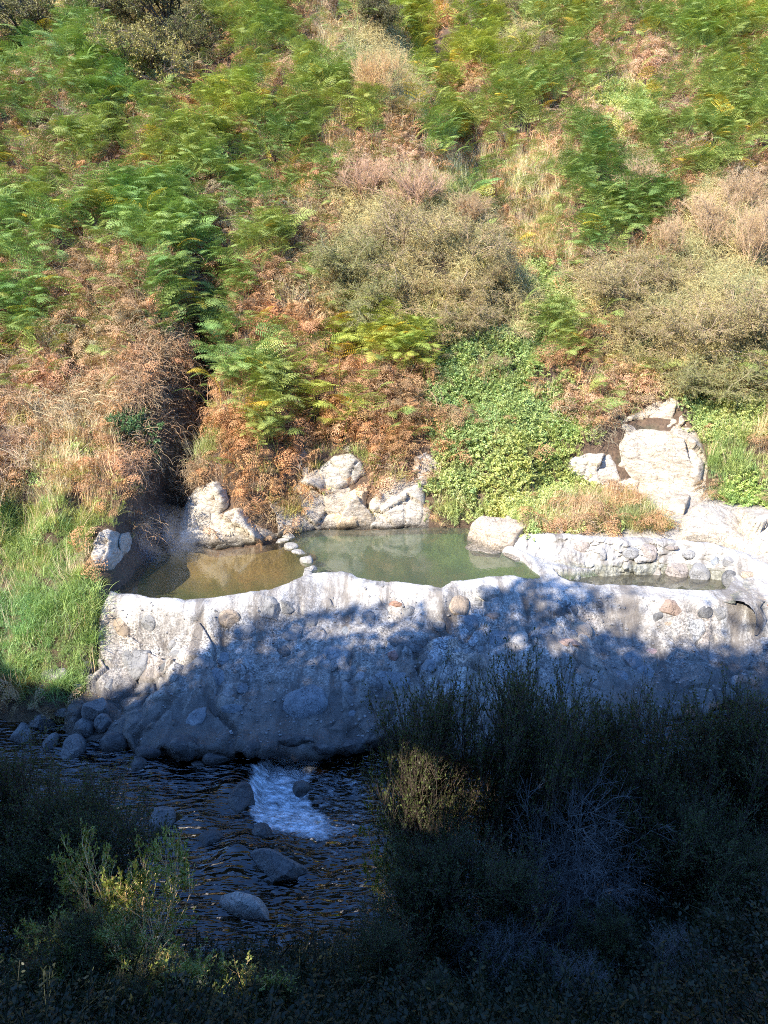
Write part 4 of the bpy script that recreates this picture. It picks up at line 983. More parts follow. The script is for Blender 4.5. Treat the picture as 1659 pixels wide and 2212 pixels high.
M_fern = leaf_mat('bracken_green', (0.285, 0.345, 0.085), trans=.16, rough=.4, var=.3); M_fern_o = leaf_mat('bracken_plant', (0.285, 0.345, 0.085), 'obj', trans=.16, rough=.4)
M_dead = leaf_mat('bracken_dead', (0.43, 0.27, 0.145), trans=.2, rough=.75)
M_grass = leaf_mat('grass_blades', (0.33, 0.39, 0.165), trans=.3, rough=.5)
M_leaf = leaf_mat('creeper_leaves', (0.37, 0.45, 0.155), trans=.3, rough=.45)
M_vine = leaf_mat('dry_vines', (0.46, 0.33, 0.20), trans=.05, rough=.8)

C_fern = protos('frond', [mesh_np('frond', *frond(s, L=random.uniform(.6, .9), stipe=random.uniform(.35, .75), droop=random.uniform(.5, 1.3)), M_fern) for s in range(7)])
C_dead = protos('dead_frond', [mesh_np('dead_frond', *frond(50 + s, L=.55, stipe=.12, droop=1.4, crisp=.5, pairs=10, pinnules=5), M_dead) for s in range(5)])
C_grass = protos('tuft', [mesh_np('tuft', *tuft(70 + s), M_grass) for s in range(4)])
C_stalk = protos('stalk', [mesh_np('stalk', *tuft(80 + s, n=16, h=.75, spread=.2, lean=.45, w=.0035, curl=.5), M_grass) for s in range(4)])
C_leaf = protos('sprig', [mesh_np('sprig', *sprig(90 + s), M_leaf) for s in range(4)])
C_vine = protos('vine', [mesh_np('vine', *tangle(110 + s), M_vine) for s in range(5)])

def scatter(name, coll, P, rot, scl, tint, label, cat):
    n = len(P)
    me = bpy.data.meshes.new(name); me.vertices.add(n); me.vertices.foreach_set('co', P.astype(np.float32).ravel())
    a = me.attributes.new('rot', 'FLOAT_VECTOR', 'POINT'); a.data.foreach_set('vector', rot.astype(np.float32).ravel())
    a = me.attributes.new('scl', 'FLOAT', 'POINT'); a.data.foreach_set('value', scl.astype(np.float32))
    a = me.attributes.new('idx', 'INT', 'POINT'); a.data.foreach_set('value', rng.integers(0, len(coll.objects), n).astype(np.int32))
    a = me.attributes.new('tint', 'FLOAT_COLOR', 'POINT'); a.data.foreach_set('color', np.c_[tint, np.ones(n)].astype(np.float32).ravel())
    o = obj(name, me)
    ng = bpy.data.node_groups.new(name, 'GeometryNodeTree')
    ng.interface.new_socket('Geometry', in_out='INPUT', socket_type='NodeSocketGeometry'); ng.interface.new_socket('Geometry', in_out='OUTPUT', socket_type='NodeSocketGeometry')
    N = ng.nodes; gi = N.new('NodeGroupInput'); go = N.new('NodeGroupOutput'); ip = N.new('GeometryNodeInstanceOnPoints')
    ci = N.new('GeometryNodeCollectionInfo'); ci.inputs[0].default_value = coll; ci.inputs[1].default_value = True; ci.inputs[2].default_value = True
    def na(nm, ty):
        q = N.new('GeometryNodeInputNamedAttribute'); q.data_type = ty; q.inputs[0].default_value = nm; return q.outputs[0]
    Lk = ng.links.new
    Lk(gi.outputs[0], ip.inputs['Points']); Lk(ci.outputs[0], ip.inputs['Instance']); ip.inputs['Pick Instance'].default_value = True
    Lk(na('idx', 'INT'), ip.inputs['Instance Index']); Lk(na('rot', 'FLOAT_VECTOR'), ip.inputs['Rotation']); Lk(na('scl', 'FLOAT'), ip.inputs['Scale'])
    Lk(ip.outputs[0], go.inputs[0])
    md = o.modifiers.new('scatter', 'NODES'); md.node_group = ng
    tag(o, label, cat, kind='stuff'); return o

# ------------------------------------------------------------------ what grows where (read off the photograph, in its pixels)
GRN, DGR, YGR, BGR = (1, 1, 1), (.72, .82, .82), (1.25, 1.15, .85), (.84, .99, 1.05)
RST, PNK, TNN, ORG = (.9, .86, .78), (1.15, 1.15, 1.22), (1.12, 1.2, 1.1), (1.02, .88, .72)
BL = [ # type, cx, cy, rx, ry, tint
 ('F', 150, 160, 110, 70, BGR), ('F', 90, 270, 150, 60, DGR), ('F', 230, 230, 80, 60, BGR), ('F', 230, 340, 140, 70, GRN), ('F', 120, 460, 170, 60, GRN), ('F', 330, 500, 130, 90, BGR), ('F', 60, 560, 80, 50, BGR),
 ('F', 560, 110, 110, 100, GRN), ('F', 640, 220, 90, 60, GRN), ('F', 500, 260, 70, 60, YGR), ('F', 640, 350, 80, 70, DGR), ('F', 520, 480, 110, 60, BGR), ('F', 590, 540, 50, 60, GRN), ('F', 400, 420, 100, 50, GRN), ('F', 480, 640, 70, 40, BGR), ('F', 500, 700, 50, 60, DGR),
 ('F', 550, 800, 85, 55, BGR), ('F', 590, 900, 60, 60, GRN), ('F', 575, 970, 40, 50, GRN), ('F', 50, 720, 65, 50, BGR), ('F', 400, 570, 60, 50, BGR), ('F', 370, 690, 50, 50, DGR),
 ('F', 920, 60, 80, 90, YGR), ('F', 1000, 160, 110, 90, YGR), ('F', 1080, 240, 100, 60, GRN), ('F', 980, 290, 110, 40, GRN), ('F', 800, 280, 60, 30, GRN), ('F', 840, 310, 60, 25, YGR),
 ('F', 1290, 400, 80, 60, DGR), ('F', 1370, 480, 90, 50, DGR), ('F', 1250, 510, 50, 40, GRN), ('F', 1350, 60, 260, 50, GRN), ('F', 1560, 40, 160, 60, YGR), ('F', 1580, 210, 110, 90, GRN), ('F', 1280, 110, 90, 50, GRN), ('F', 1540, 370, 110, 40, GRN), ('F', 1420, 280, 60, 60, GRN),
 ('F', 1240, 760, 60, 60, GRN), ('F', 940, 340, 40, 30, BGR), ('F', 1010, 460, 30, 30, BGR), ('F', 1255, 570, 40, 30, BGR), ('F', 740, 780, 60, 30, YGR), ('F', 860, 800, 60, 40, YGR), ('F', 700, 900, 70, 40, YGR), ('F', 1170, 820, 50, 30, GRN),
 ('D', 250, 600, 120, 50, RST), ('D', 200, 690, 130, 70, RST), ('D', 200, 740, 80, 50, TNN), ('D', 80, 850, 100, 40, PNK), ('D', 340, 240, 60, 40, PNK), ('D', 400, 230, 40, 40, YGR), ('D', 60, 330, 60, 20, RST), ('D', 620, 160, 40, 40, PNK), ('D', 690, 500, 50, 70, RST), ('D', 640, 640, 70, 60, TNN), ('D', 600, 720, 70, 60, ORG), ('D', 860, 340, 80, 40, PNK),
 ('D', 780, 370, 60, 30, PNK), ('D', 780, 860, 140, 50, RST), ('D', 660, 780, 60, 50, RST), ('D', 520, 930, 60, 60, ORG), ('D', 640, 960, 50, 40, RST), ('D', 560, 1040, 90, 60, ORG), ('D', 850, 960, 90, 60, ORG), ('D', 850, 1030, 50, 40, PNK), ('D', 960, 920, 60, 18, RST), ('D', 1240, 275, 90, 30, PNK), ('D', 1250, 45, 50, 25, TNN), ('D', 1200, 90, 30, 30, PNK),
 ('D', 1330, 140, 50, 30, PNK), ('D', 1400, 150, 30, 40, PNK), ('D', 1480, 350, 50, 30, PNK), ('D', 1620, 400, 50, 60, PNK), ('D', 1280, 870, 60, 50, PNK), ('D', 1360, 840, 40, 20, TNN), ('D', 1450, 900, 60, 30, PNK), ('D', 440, 560, 20, 40, RST), ('D', 440, 480, 25, 30, RST), ('D', 560, 600, 30, 30, RST), ('D', 1000, 150, 30, 25, PNK), ('D', 940, 220, 30, 15, PNK), ('D', 700, 160, 30, 60, TNN), ('D', 1110, 470, 40, 30, TNN), ('D', 430, 470, 30, 20, RST), ('D', 170, 420, 25, 12, RST), ('D', 60, 420, 20, 20, RST), ('D', 300, 390, 22, 12, RST), ('D', 550, 420, 30, 18, RST), ('D', 880, 880, 40, 30, RST),
 ('Y', 1180, 390, 90, 60, TNN), ('Y', 1130, 470, 60, 60, TNN), ('Y', 1200, 560, 60, 40, TNN), ('Y', 1400, 575, 60, 40, (1.1, 1.0, .9)), ('Y', 700, 120, 30, 60, TNN), ('Y', 940, 260, 80, 60, TNN), ('Y', 1010, 380, 80, 40, TNN), ('Y', 1360, 190, 12, 60, TNN), ('Y', 200, 960, 120, 60, TNN), ('Y', 130, 1040, 120, 60, TNN), ('Y', 230, 1060, 70, 70, (1.05, .95, .85)), ('Y', 60, 920, 60, 60, PNK), ('Y', 650, 1060, 45, 70, (1.1, 1.05, .9)), ('Y', 1230, 1120, 60, 20, (1.0, .9, .85)), ('Y', 1340, 1080, 50, 25, (1.0, .88, .8)), ('Y', 1440, 1125, 50, 20, (1.05, 1.0, .9)), ('Y', 340, 1000, 40, 60, RST), ('Y', 730, 300, 30, 50, TNN),('Y', 940, 1100, 20, 30, TNN), ('Y', 1640, 990, 30, 60, TNN), ('Y', 1150, 870, 30, 20, TNN),
 ('C', 1360, 230, 70, 50, (1.5, 1.25, 1.2)), ('C', 1320, 290, 40, 30, (1.5, 1.25, 1.2)), ('C', 1080, 880, 130, 90, GRN), ('C', 1030, 960, 100, 80, GRN), ('C', 1130, 1000, 120, 80, (1.2, 1.1, 1.0)), ('C', 1000, 1060, 80, 60, (1.1, 1.05, 1.1)), ('C', 1130, 1080, 120, 50, (1.2, 1.1, 1.1)), ('C', 970, 800, 50, 50, GRN), ('C', 1180, 620, 45, 50, GRN), ('C', 1210, 700, 50, 50, GRN), ('C', 1080, 780, 90, 40, GRN), ('C', 880, 700, 70, 30, GRN), ('C', 1560, 920, 80, 50, (1.2, 1.1, 1.1)), ('C', 720, 1010, 12, 12, GRN), ('C', 1500, 880, 60, 30, GRN), ('C', 960, 700, 50, 30, GRN), ('C', 1620, 1070, 40, 40, (1.1, 1.1, .9)),
 ('G', 80, 1200, 90, 100, (.95, 1.05, .85)), ('G', 140, 1320, 80, 80, (1.0, 1.1, .85)), ('G', 120, 1420, 100, 80, (.9, 1.0, .8)), ('G', 20, 1350, 50, 100, (.9, 1.1, 1.0)), ('G', 1590, 1000, 70, 60, (1.1, 1.1, .9)), ('G', 1330, 1110, 120, 30, (1.0, .85, .8)), ('G', 450, 960, 30, 30, (1.1, 1.0, .8)), ('G', 990, 1110, 60, 20, (1.1, 1.1, 1.0)), ('G', 1520, 1040, 30, 30, GRN), ('G', 150, 1130, 80, 40, (1.2, 1.1, .8)), ('G', 980, 420, 70, 40, (1.1, .95, .8)), ('G', 1170, 490, 60, 50, (1.1, .95, .8)), ('G', 740, 1000, 60, 25, (1.0, .95, .7)),
 ('V', 340, 800, 80, 70, RST), ('V', 380, 900, 60, 100, (.9, .85, .8)), ('V', 150, 900, 110, 50, TNN), ('V', 290, 1000, 70, 60, (1.0, .95, .9)), ('V', 390, 1050, 40, 80, (.9, .85, .8)), ('V', 330, 1120, 30, 40, RST), ('V', 40, 980, 50, 50, PNK), ('V', 20, 860, 40, 50, PNK),
 ('S', 850, 560, 190, 120, GRN), ('S', 830, 480, 150, 80, PNK), ('S', 1000, 640, 130, 90, GRN), ('S', 1450, 700, 220, 130, GRN), ('S', 1560, 520, 120, 110, TNN), ('S', 820, 160, 80, 90, TNN), ('S', 1110, 90, 50, 45, GRN), ('S', 80, 40, 150, 50, GRN), ('S', 310, 100, 110, 90, GRN), ('S', 1030, 20, 60, 30, GRN), ('S', 1360, 390, 40, 50, GRN),
]
BT = [b[0] for b in BL]; BC = np.array([b[1:5] for b in BL], float); BTi = np.array([b[5] for b in BL])
TYPES = 'FDYCGVS'
def veg(P, u, v):
    """type index and tint per point"""
    nz = np.stack([n2(P[:, 0], P[:, 1], 1.1, 3, 201), n2(P[:, 0], P[:, 1], 1.1, 3, 202)], -1) * 34
    uu, vv = u + nz[:, 0], v + nz[:, 1]
    d = ((uu[:, None] - BC[None, :, 0]) / BC[None, :, 2]) ** 2 + ((vv[:, None] - BC[None, :, 1]) / BC[None, :, 3]) ** 2
    d = d * rng.uniform(.5, 1.5, d.shape) + rng.uniform(0, .9, d.shape)
    k = d.argmin(1); dm = d[np.arange(len(k)), k]
    ty = np.array([TYPES.index(BT[i]) for i in k]); ti = BTi[k].copy()
    # between the blobs: a mixture of fern, dead fern and dry grass
    far = dm > 2.2; r = rng.random(len(k)) + .25 * n2(P[:, 0], P[:, 1], .8, 2, 203)
    ty = np.where(far & (r < .45), 0, np.where(far & (r < .8), 1, np.where(far, 2, ty)))
    ti[far] = 1.0
    gap = (ty == 0) & (n2(P[:, 0], P[:, 1], 1.25, 3, 231) < -.2); ty = np.where(gap, 1, ty)
    return ty, ti, dm

def sample(n, margin=240):
    y = 10.6 + 30 * rng.random(n) ** .85; x = rng.uniform(-1, 1, n) * (0.58 * y + 2.5)
    z = H(x, y); P = np.stack([x, y, z], -1); u, v, dep = proj(P)
    ok = (u > -margin) & (u < 1659 + margin) & (v > -margin - 120) & (v < 1640)
    # keep to the hill, the left bank and the bench
    ys = yshore(x)
    hill = y > ys + .02; lb = (x < -4.75) & (y > 10.75 + .15 * n2(x, y, 1.5, 2, 210)); be = (x > 2.9) & (y > 14.85 + .25 * n2(x, y, 1, 2, 211)) & (x < 5.9)
    ok &= hill | lb | be
    P, u, v = P[ok], u[ok], v[ok]
    rk = np.zeros(len(P), bool)
    for q in ROCKPX:
        b = (u > q[:, 0].min()) & (u < q[:, 0].max()) & (v > q[:, 1].min()) & (v < q[:, 1].max())
        if b.any():
            s = sdist(np.stack([u[b], v[b]], -1), q); t = np.zeros(len(P), bool); t[b] = s > 2; rk |= t
    # the dark inside of the cleft stays bare
    xg = -4.2 - 0.08 * (P[:, 1] - 16.5) - .75 * smooth(17.0, 15.0, P[:, 1]); xg = xg + .42 * n2(P[:, 1] * 0, P[:, 1], .7, 3, 30); rk |= (np.abs(P[:, 0] - xg) < .22) & (P[:, 1] > 14.6) & (P[:, 1] < 17.3)
    rk |= (u > 210) & (u < 420) & (v > 1178) & (v < 1300) & (rng.random(len(u)) < .93)
    return P[~rk], u[~rk], v[~rk]

P, u, v = sample(162000)
ty, ti, dm = veg(P, u, v)
n = len(P)
patch = n2(P[:, 0], P[:, 1], 1.6, 3, 220)          # clumps and bare spots
keep = rng.random(n)
hue = np.clip(rng.normal(0, 1, (n, 1)) * np.array([[.12, .05, .04]]) + rng.normal(0, .12, (n, 1)) + 1 + n2(P[:, 0], P[:, 1], .9, 3, 230)[:, None] * np.array([[.35, .15, .1]]), .4, 1.8)
def down_az(P, jit):
    """azimuth (about Z, for things modelled along +Y) facing down the slope"""
    e = .3; gx = H(P[:, 0] + e, P[:, 1]) - H(P[:, 0] - e, P[:, 1]); gy = H(P[:, 0], P[:, 1] + e) - H(P[:, 0], P[:, 1] - e)
    return np.arctan2(gx, -gy) + rng.normal(0, jit, len(P))
print('samples', n, [int((ty == k).sum()) for k in range(7)])

clump = n2(P[:, 0], P[:, 1], .95, 3, 233) + .15
i = np.where((v < 1060) & (((ty == 0) & (keep < .05 + .62 * smooth(-.12, .28, clump))) | ((ty == 1) & (keep > .96)) | ((ty == 2) & (v < 900) & (keep > .96))))[0]
tint = np.where((ty[i] == 0)[:, None], ti[i], np.array([[.95, 1.0, .95]])) * hue[i]; yel = rng.random(len(i)) < .035; tint[yel] *= np.array([1.9, 1.1, .5])
scatter('bracken_cover', C_fern, P[i] + np.c_[np.zeros((len(i), 2)), .22 * smooth(-.1, .5, clump[i])], np.stack([rng.normal(0.12, .22, len(i)), rng.normal(0, .2, len(i)), down_az(P[i], .75)], -1), rng.uniform(.5, 1.0, len(i)), tint, 'green bracken fronds covering the slope', 'bracken')
# dead bracken: its own patches, and litter below everything
i = np.where(((ty == 1) & (keep < .40 + .4 * patch)) | ((ty == 0) & (keep > .78)) | ((ty == 2) & (keep > .9)) | ((ty == 5) & (keep > .8)) | ((ty == 3) & (keep > .99)))[0]
tn = np.where((ty[i] == 1)[:, None], ti[i], np.array([[.95, .85, .75]])) * hue[i]
scatter('dead_bracken', C_dead, P[i] + np.array([0, 0, .02]), np.stack([rng.normal(.25, .5, len(i)), rng.normal(0, .5, len(i)), down_az(P[i], 1.4)], -1), rng.uniform(.5, 1.25, len(i)), tn, 'rust and tan dead bracken between the green patches', 'dead bracken')
# short green grass
i = np.where(((ty == 4) & (keep < .9)) | ((ty == 2) & (keep < .12)) | ((ty == 3) & (keep < .04)) | ((ty == 1) & (keep < .06)) | ((ty == 6) & (keep < .08)))[0]
tn = np.where((ty[i] == 4)[:, None], ti[i], np.array([[1.25, 1.0, .8]])) * hue[i]
scatter('green_grass', C_grass, P[i], np.stack([rng.normal(.3, .25, len(i)), rng.normal(0, .25, len(i)), rng.uniform(0, 6.28, len(i)) * 0 + down_az(P[i], 1.0) ], -1), rng.uniform(.5, 1.05, len(i)) * (1 + .8 * np.clip(n2(P[i, 0], P[i, 1], 2.0, 2, 240), -.5, 1)) * np.where(P[i, 0] < -4.7, .85, 1), tn, 'long green grass on the left bank and the benches', 'grass')
# dry stalks
i = np.where(((ty == 2) & (keep < .38)) | ((ty == 0) & (keep > .975)) | ((ty == 4) & (keep > .93)) | ((ty == 3) & (keep > .985)) | ((ty == 1) & (keep > .93)) | ((ty == 5) & (keep > .92)))[0]
tn = np.array([[2.0, 1.25, 1.9]]) * np.where((ty[i] == 2)[:, None], ti[i], 1.1) * hue[i]
scatter('dry_grass', C_stalk, P[i], np.stack([rng.normal(.12, .25, len(i)), rng.normal(0, .25, len(i)), down_az(P[i], 1.0)], -1), rng.uniform(.35, .95, len(i)), tn, 'pale dry grass stalks standing on the slope', 'dry grass')
# creeper
i = np.where(((ty == 3) & (keep < .85)) | ((ty == 2) & (keep > .8) & (keep < .83)))[0]
i = np.concatenate([i, i]); Pc = P[i] + np.c_[rng.normal(0, .08, (len(i), 2)), np.zeros(len(i))]; Pc[:, 2] = H(Pc[:, 0], Pc[:, 1])
scatter('leafy_creeper', C_leaf, Pc, np.stack([rng.normal(.35, .2, len(i)), rng.normal(0, .2, len(i)), rng.uniform(0, 6.28, len(i))], -1), rng.uniform(.7, 1.25, len(i)), ti[i] * hue[i], 'bright green leafy creeper tumbling to the green pool', 'creeper')
# vines and twigs
i = np.where(((ty == 5) & (keep < .45)) | ((ty == 6) & (keep < .34)) | ((ty == 1) & (keep > .55) & (keep < .62)))[0]
scatter('dry_vines', C_vine, P[i] + np.array([0, -.02, .1]), np.stack([rng.normal(0, .4, len(i)), rng.normal(0, .4, len(i)), rng.normal(0, .8, len(i))], -1), rng.uniform(.6, 1.1, len(i)), np.where((ty[i] == 6)[:, None], np.array([[1.05, 1.25, .9]]), ti[i]) * hue[i], 'tangled brown vines and twigs hanging over the left spur', 'vines')
# ------------------------------------------------------------------ shrubs
def child(Pp, per, length, spread, grav, K, r, t0=.25, t1=1.0, follow=.8):
    N, Kp, _ = Pp.shape
    idx = np.repeat(np.arange(N), per); s = r.uniform(t0, t1, len(idx)) * (Kp - 1); k = np.minimum(s.astype(int), Kp - 2)
    b = Pp[idx, k] + (Pp[idx, k + 1] - Pp[idx, k]) * (s - k)[:, None]
    tan = norm(Pp[idx, k + 1] - Pp[idx, k])
    d = norm(tan * follow + norm(r.normal(size=b.shape)) * spread)
    l = length * r.uniform(.5, 1.2, len(idx)) * (1.15 - .5 * s / (Kp - 1))
    out = [b]
    for j in range(K - 1):
        d = norm(d + r.normal(0, .16, d.shape) + np.array([0, 0, grav]))
        out.append(out[-1] + d * (l / (K - 1))[:, None])
    return np.stack(out, 1)

def shrub_meshes(seed, h=1.2, w_=1.0, stems=9, per=(6, 6, 6), leaf=.02, lw=.006, nleaf=5, up=.9, grav=.05, r0=.018, bark=None, leafm=None, spread=.8):
    r = np.random.default_rng(seed)
    az = r.uniform(0, 6.28, stems); tl = np.abs(r.normal(.5, .35, stems)) * w_
    d = norm(np.stack([np.cos(az) * np.sin(tl), np.sin(az) * np.sin(tl), np.cos(tl) * up], -1))
    b = r.normal(0, .06, (stems, 3)) * np.array([1, 1, 0]); out = [b]
    for j in range(6):
        d = norm(d + r.normal(0, .13, d.shape) + np.array([0, 0, grav])); out.append(out[-1] + d * h / 6 * r.uniform(.8, 1.1, (stems, 1)))
    L0 = np.stack(out, 1)
    L1 = child(L0, per[0], h * .55, spread, grav, 5, r)
    L2 = child(L1, per[1], h * .28, spread, grav, 4, r)
    L3 = child(L2, per[2], h * .13, spread * .8, grav, 3, r)
    tb = []
    for L, a, b_ in ((L0, r0, r0 * .4), (L1, r0 * .4, r0 * .18), (L2, r0 * .2, r0 * .1), (L3, r0 * .12, r0 * .06)):
        tb.append(tubes(L, np.broadcast_to(np.linspace(a, b_, L.shape[1]), L.shape[:2]), 4 if L is L0 else 3))
    V, F = merge(tb)
    bm_ = mesh_np('branches', V, F, bark)
    fm = None
    if nleaf:
        L = np.concatenate([L3] + ([] if nleaf < 3 else []), 0)
        m = len(L) * nleaf; idx = np.repeat(np.arange(len(L)), nleaf); s = r.uniform(.1, 1, m) * (L.shape[1] - 1); k = np.minimum(s.astype(int), L.shape[1] - 2)
        b = L[idx, k] + (L[idx, k + 1] - L[idx, k]) * (s - k)[:, None]; tan = norm(L[idx, k + 1] - L[idx, k])
        dd = norm(tan * .7 + r.normal(0, .6, b.shape))
        V, F = blades(b, dd, leaf * r.uniform(.6, 1.3, m), lw * r.uniform(.7, 1.3, m), seed=seed)
        fm = mesh_np('foliage', V, F, leafm, False)
    return bm_, fm
print('shrubs')
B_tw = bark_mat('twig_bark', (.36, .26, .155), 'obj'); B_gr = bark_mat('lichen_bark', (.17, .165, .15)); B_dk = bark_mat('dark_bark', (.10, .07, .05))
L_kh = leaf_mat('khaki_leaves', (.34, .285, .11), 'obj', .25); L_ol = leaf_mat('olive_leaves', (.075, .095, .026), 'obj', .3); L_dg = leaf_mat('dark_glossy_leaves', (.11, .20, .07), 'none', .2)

PR = {
 'manuka': [shrub_meshes(300 + s, h=1.25, w_=1.35, stems=11, per=(7, 7, 8), leaf=.030, lw=.0065, nleaf=5, grav=-.02, bark=B_tw, leafm=L_kh, r0=.02) for s in range(3)],
 'twiggy': [shrub_meshes(320 + s, h=1.2, w_=.9, stems=16, per=(7, 7, 6), leaf=.02, lw=.004, nleaf=2, grav=.10, bark=B_tw, leafm=L_kh, r0=.018, spread=.55) for s in range(2)],
 'round': [shrub_meshes(340 + s, h=1.2, w_=1.2, stems=12, per=(7, 7, 8), leaf=.04, lw=.010, nleaf=5, grav=.02, bark=B_dk, leafm=L_kh, r0=.025) for s in range(2)],
 'dark': [shrub_meshes(360, h=1.0, w_=1.3, stems=10, per=(6, 5, 5), leaf=.06, lw=.014, nleaf=6, grav=-.03, bark=B_dk, leafm=L_dg, r0=.02)],
}
def shrub(kind, u, v, wd, label, col=(1, 1, 1), name='shrub', group=None, sq=1.0, y_off=0.0, native=2.1, ext=(6, 45)):
    """rooted where the photograph pixel (u, v) meets the land; wd = crown width in pixels"""
    p = surf_hit(u, v, H, *ext); dep = proj(p)[2]
    s = wd * dep / FPX / native
    e = empty(name, (p[0], p[1], p[2] - .05), random.uniform(0, 6.28), s); e.scale = (s, s, s * sq)
    bmesh_, fm = PR[kind][(int(u + v)) % len(PR[kind])]
    b = obj('branches', bmesh_, e); b.color = (*col, 1)
    if fm: f = obj('foliage', fm, e); f.color = (*col, 1)
    tag(e, label, 'shrub', group); return e
HG = 'shrubs on the sunlit hillside'
KH = (1, 1, 1); OL = (.8, .95, .8); GR_ = (.95, .98, 1.1); PK = (1.35, 1.15, 1.2); TN = (1.4, 1.3, 1.25)
for row in [
 ('round', 60, 95, 230, 'grey-olive shrub filling the top left corner', (.62, .7, .75), .8), ('round', 215, 62, 200, 'grey-olive shrub at the top edge, second from the left', (.72, .78, .8), .8), ('round', 370, 66, 190, 'tall olive shrub at the top edge left of the dark hollow', (.62, .72, .6), 1.0),
 ('round', 300, 185, 200, 'yellow-olive round shrub casting the dark hollow at its right', (1.0, 1.02, .8), 1.0), ('round', 415, 130, 130, 'dark shrub standing in the shaded hollow at upper left', (.5, .6, .5), 1.0),
 ('twiggy', 812, 235, 130, 'tall pale tan twiggy shrub high in the middle of the slope', (1.7, 1.5, 1.2), 1.2), ('round', 800, 62, 120, 'dark grey shrub at the top edge above the pale tan shrub', (.55, .6, .65), .8),
 ('manuka', 1130, 140, 130, 'grey-brown shrub in the gully near the top', (.8, .78, .85), .8), ('manuka', 1010, 45, 110, 'silvery twiggy shrub at the top edge left of the gully', (.9, .9, 1.0), .8), ('manuka', 1100, 35, 100, 'silvery shrub at the top edge over the gully', (.9, .92, 1.0), .7), ('manuka', 1180, 180, 80, 'low grey shrub at the lower end of the gully', (.9, .85, .95), .6),
 ('twiggy', 790, 440, 170, 'pinkish-brown twiggy shrub above the big khaki shrub, left one', PK, .8), ('twiggy', 900, 470, 190, 'pinkish-brown twiggy shrub above the big khaki shrub, right one', PK, .8), ('twiggy', 1010, 490, 150, 'brown twiggy shrub on the upper right flank of the big khaki shrub', (1.2, 1.1, 1.0), .7),
 ('manuka', 760, 590, 190, 'khaki shrub at the left end of the big central thicket', OL, .8), ('manuka', 870, 560, 220, 'khaki shrub crowning the big central thicket', KH, .8), ('manuka', 1000, 570, 200, 'khaki shrub in the upper right of the central thicket', KH, .8), ('manuka', 1060, 640, 170, 'khaki shrub at the right end of the central thicket, over a dark gap', KH, .7),
 ('manuka', 800, 690, 200, 'olive-khaki shrub at the lower left of the central thicket', OL, .7), ('manuka', 920, 680, 190, 'khaki shrub at the bottom middle of the central thicket', (1.05, 1, .9), .7), ('manuka', 1010, 700, 150, 'khaki shrub spreading above the creeper', KH, .6),
 ('manuka', 760, 745, 110, 'small olive shrub hanging below the central thicket', OL, .7), ('manuka', 940, 765, 90, 'small khaki shrub among the creeper, left one', KH, .6), ('manuka', 1055, 795, 95, 'small khaki shrub among the creeper, right one', KH, .6),
 ('manuka', 1310, 640, 180, 'khaki shrub at the left end of the right-hand thicket', KH, .8), ('manuka', 1420, 640, 180, 'khaki shrub in the upper middle of the right-hand thicket', KH, .8), ('manuka', 1380, 740, 180, 'brown-khaki shrub over the dark gap of the right-hand thicket', (.95, .95, .85), .7), ('manuka', 1500, 760, 230, 'large khaki shrub in the middle of the right-hand thicket', KH, .8), ('manuka', 1620, 720, 220, 'khaki shrub at the right edge of the thicket', KH, .9),
 ('manuka', 1450, 830, 190, 'green-khaki shrub just above the pale mossy ledge', OL, .6), ('manuka', 1580, 850, 210, 'khaki shrub above the grass at the far right', OL, .7),
 ('twiggy', 1520, 540, 170, 'tan twiggy shrub above the right-hand thicket', TN, 1.0), ('twiggy', 1620, 580, 160, 'tan feathery shrub at the right edge', TN, 1.2), ('twiggy', 1440, 560, 120, 'thin tan shrub left of the tan twiggy shrub', TN, 1.0), ('twiggy', 1600, 470, 140, 'pale twiggy shrub high at the right edge', TN, .9), ('manuka', 1655, 550, 90, 'small blue-grey shrub cut by the right edge', (.9, .95, 1.3), .9),
 ('twiggy', 1380, 430, 110, 'bare grey twiggy shrub right of the dark green fern bank', (1.5, 1.4, 1.4), 1.1), ('manuka', 870, 260, 110, 'low khaki shrub at the foot of the pale tan shrub', (1.1, 1.0, .9), .6),
 ('dark', 285, 960, 140, 'dark glossy shrub in the hollow of the left spur', KH, 1.1), ('dark', 330, 700, 80, 'small dark green shrub above the cleft', KH, .8), ('twiggy', 30, 990, 130, 'pale bare twiggy shrub at the left edge above the grass', (1.5, 1.35, 1.4), .8),
]:
    k, u_, v_, wd, lb, col, sq = row
    shrub(k, u_, v_, wd, lb, col, group=HG, sq=sq)

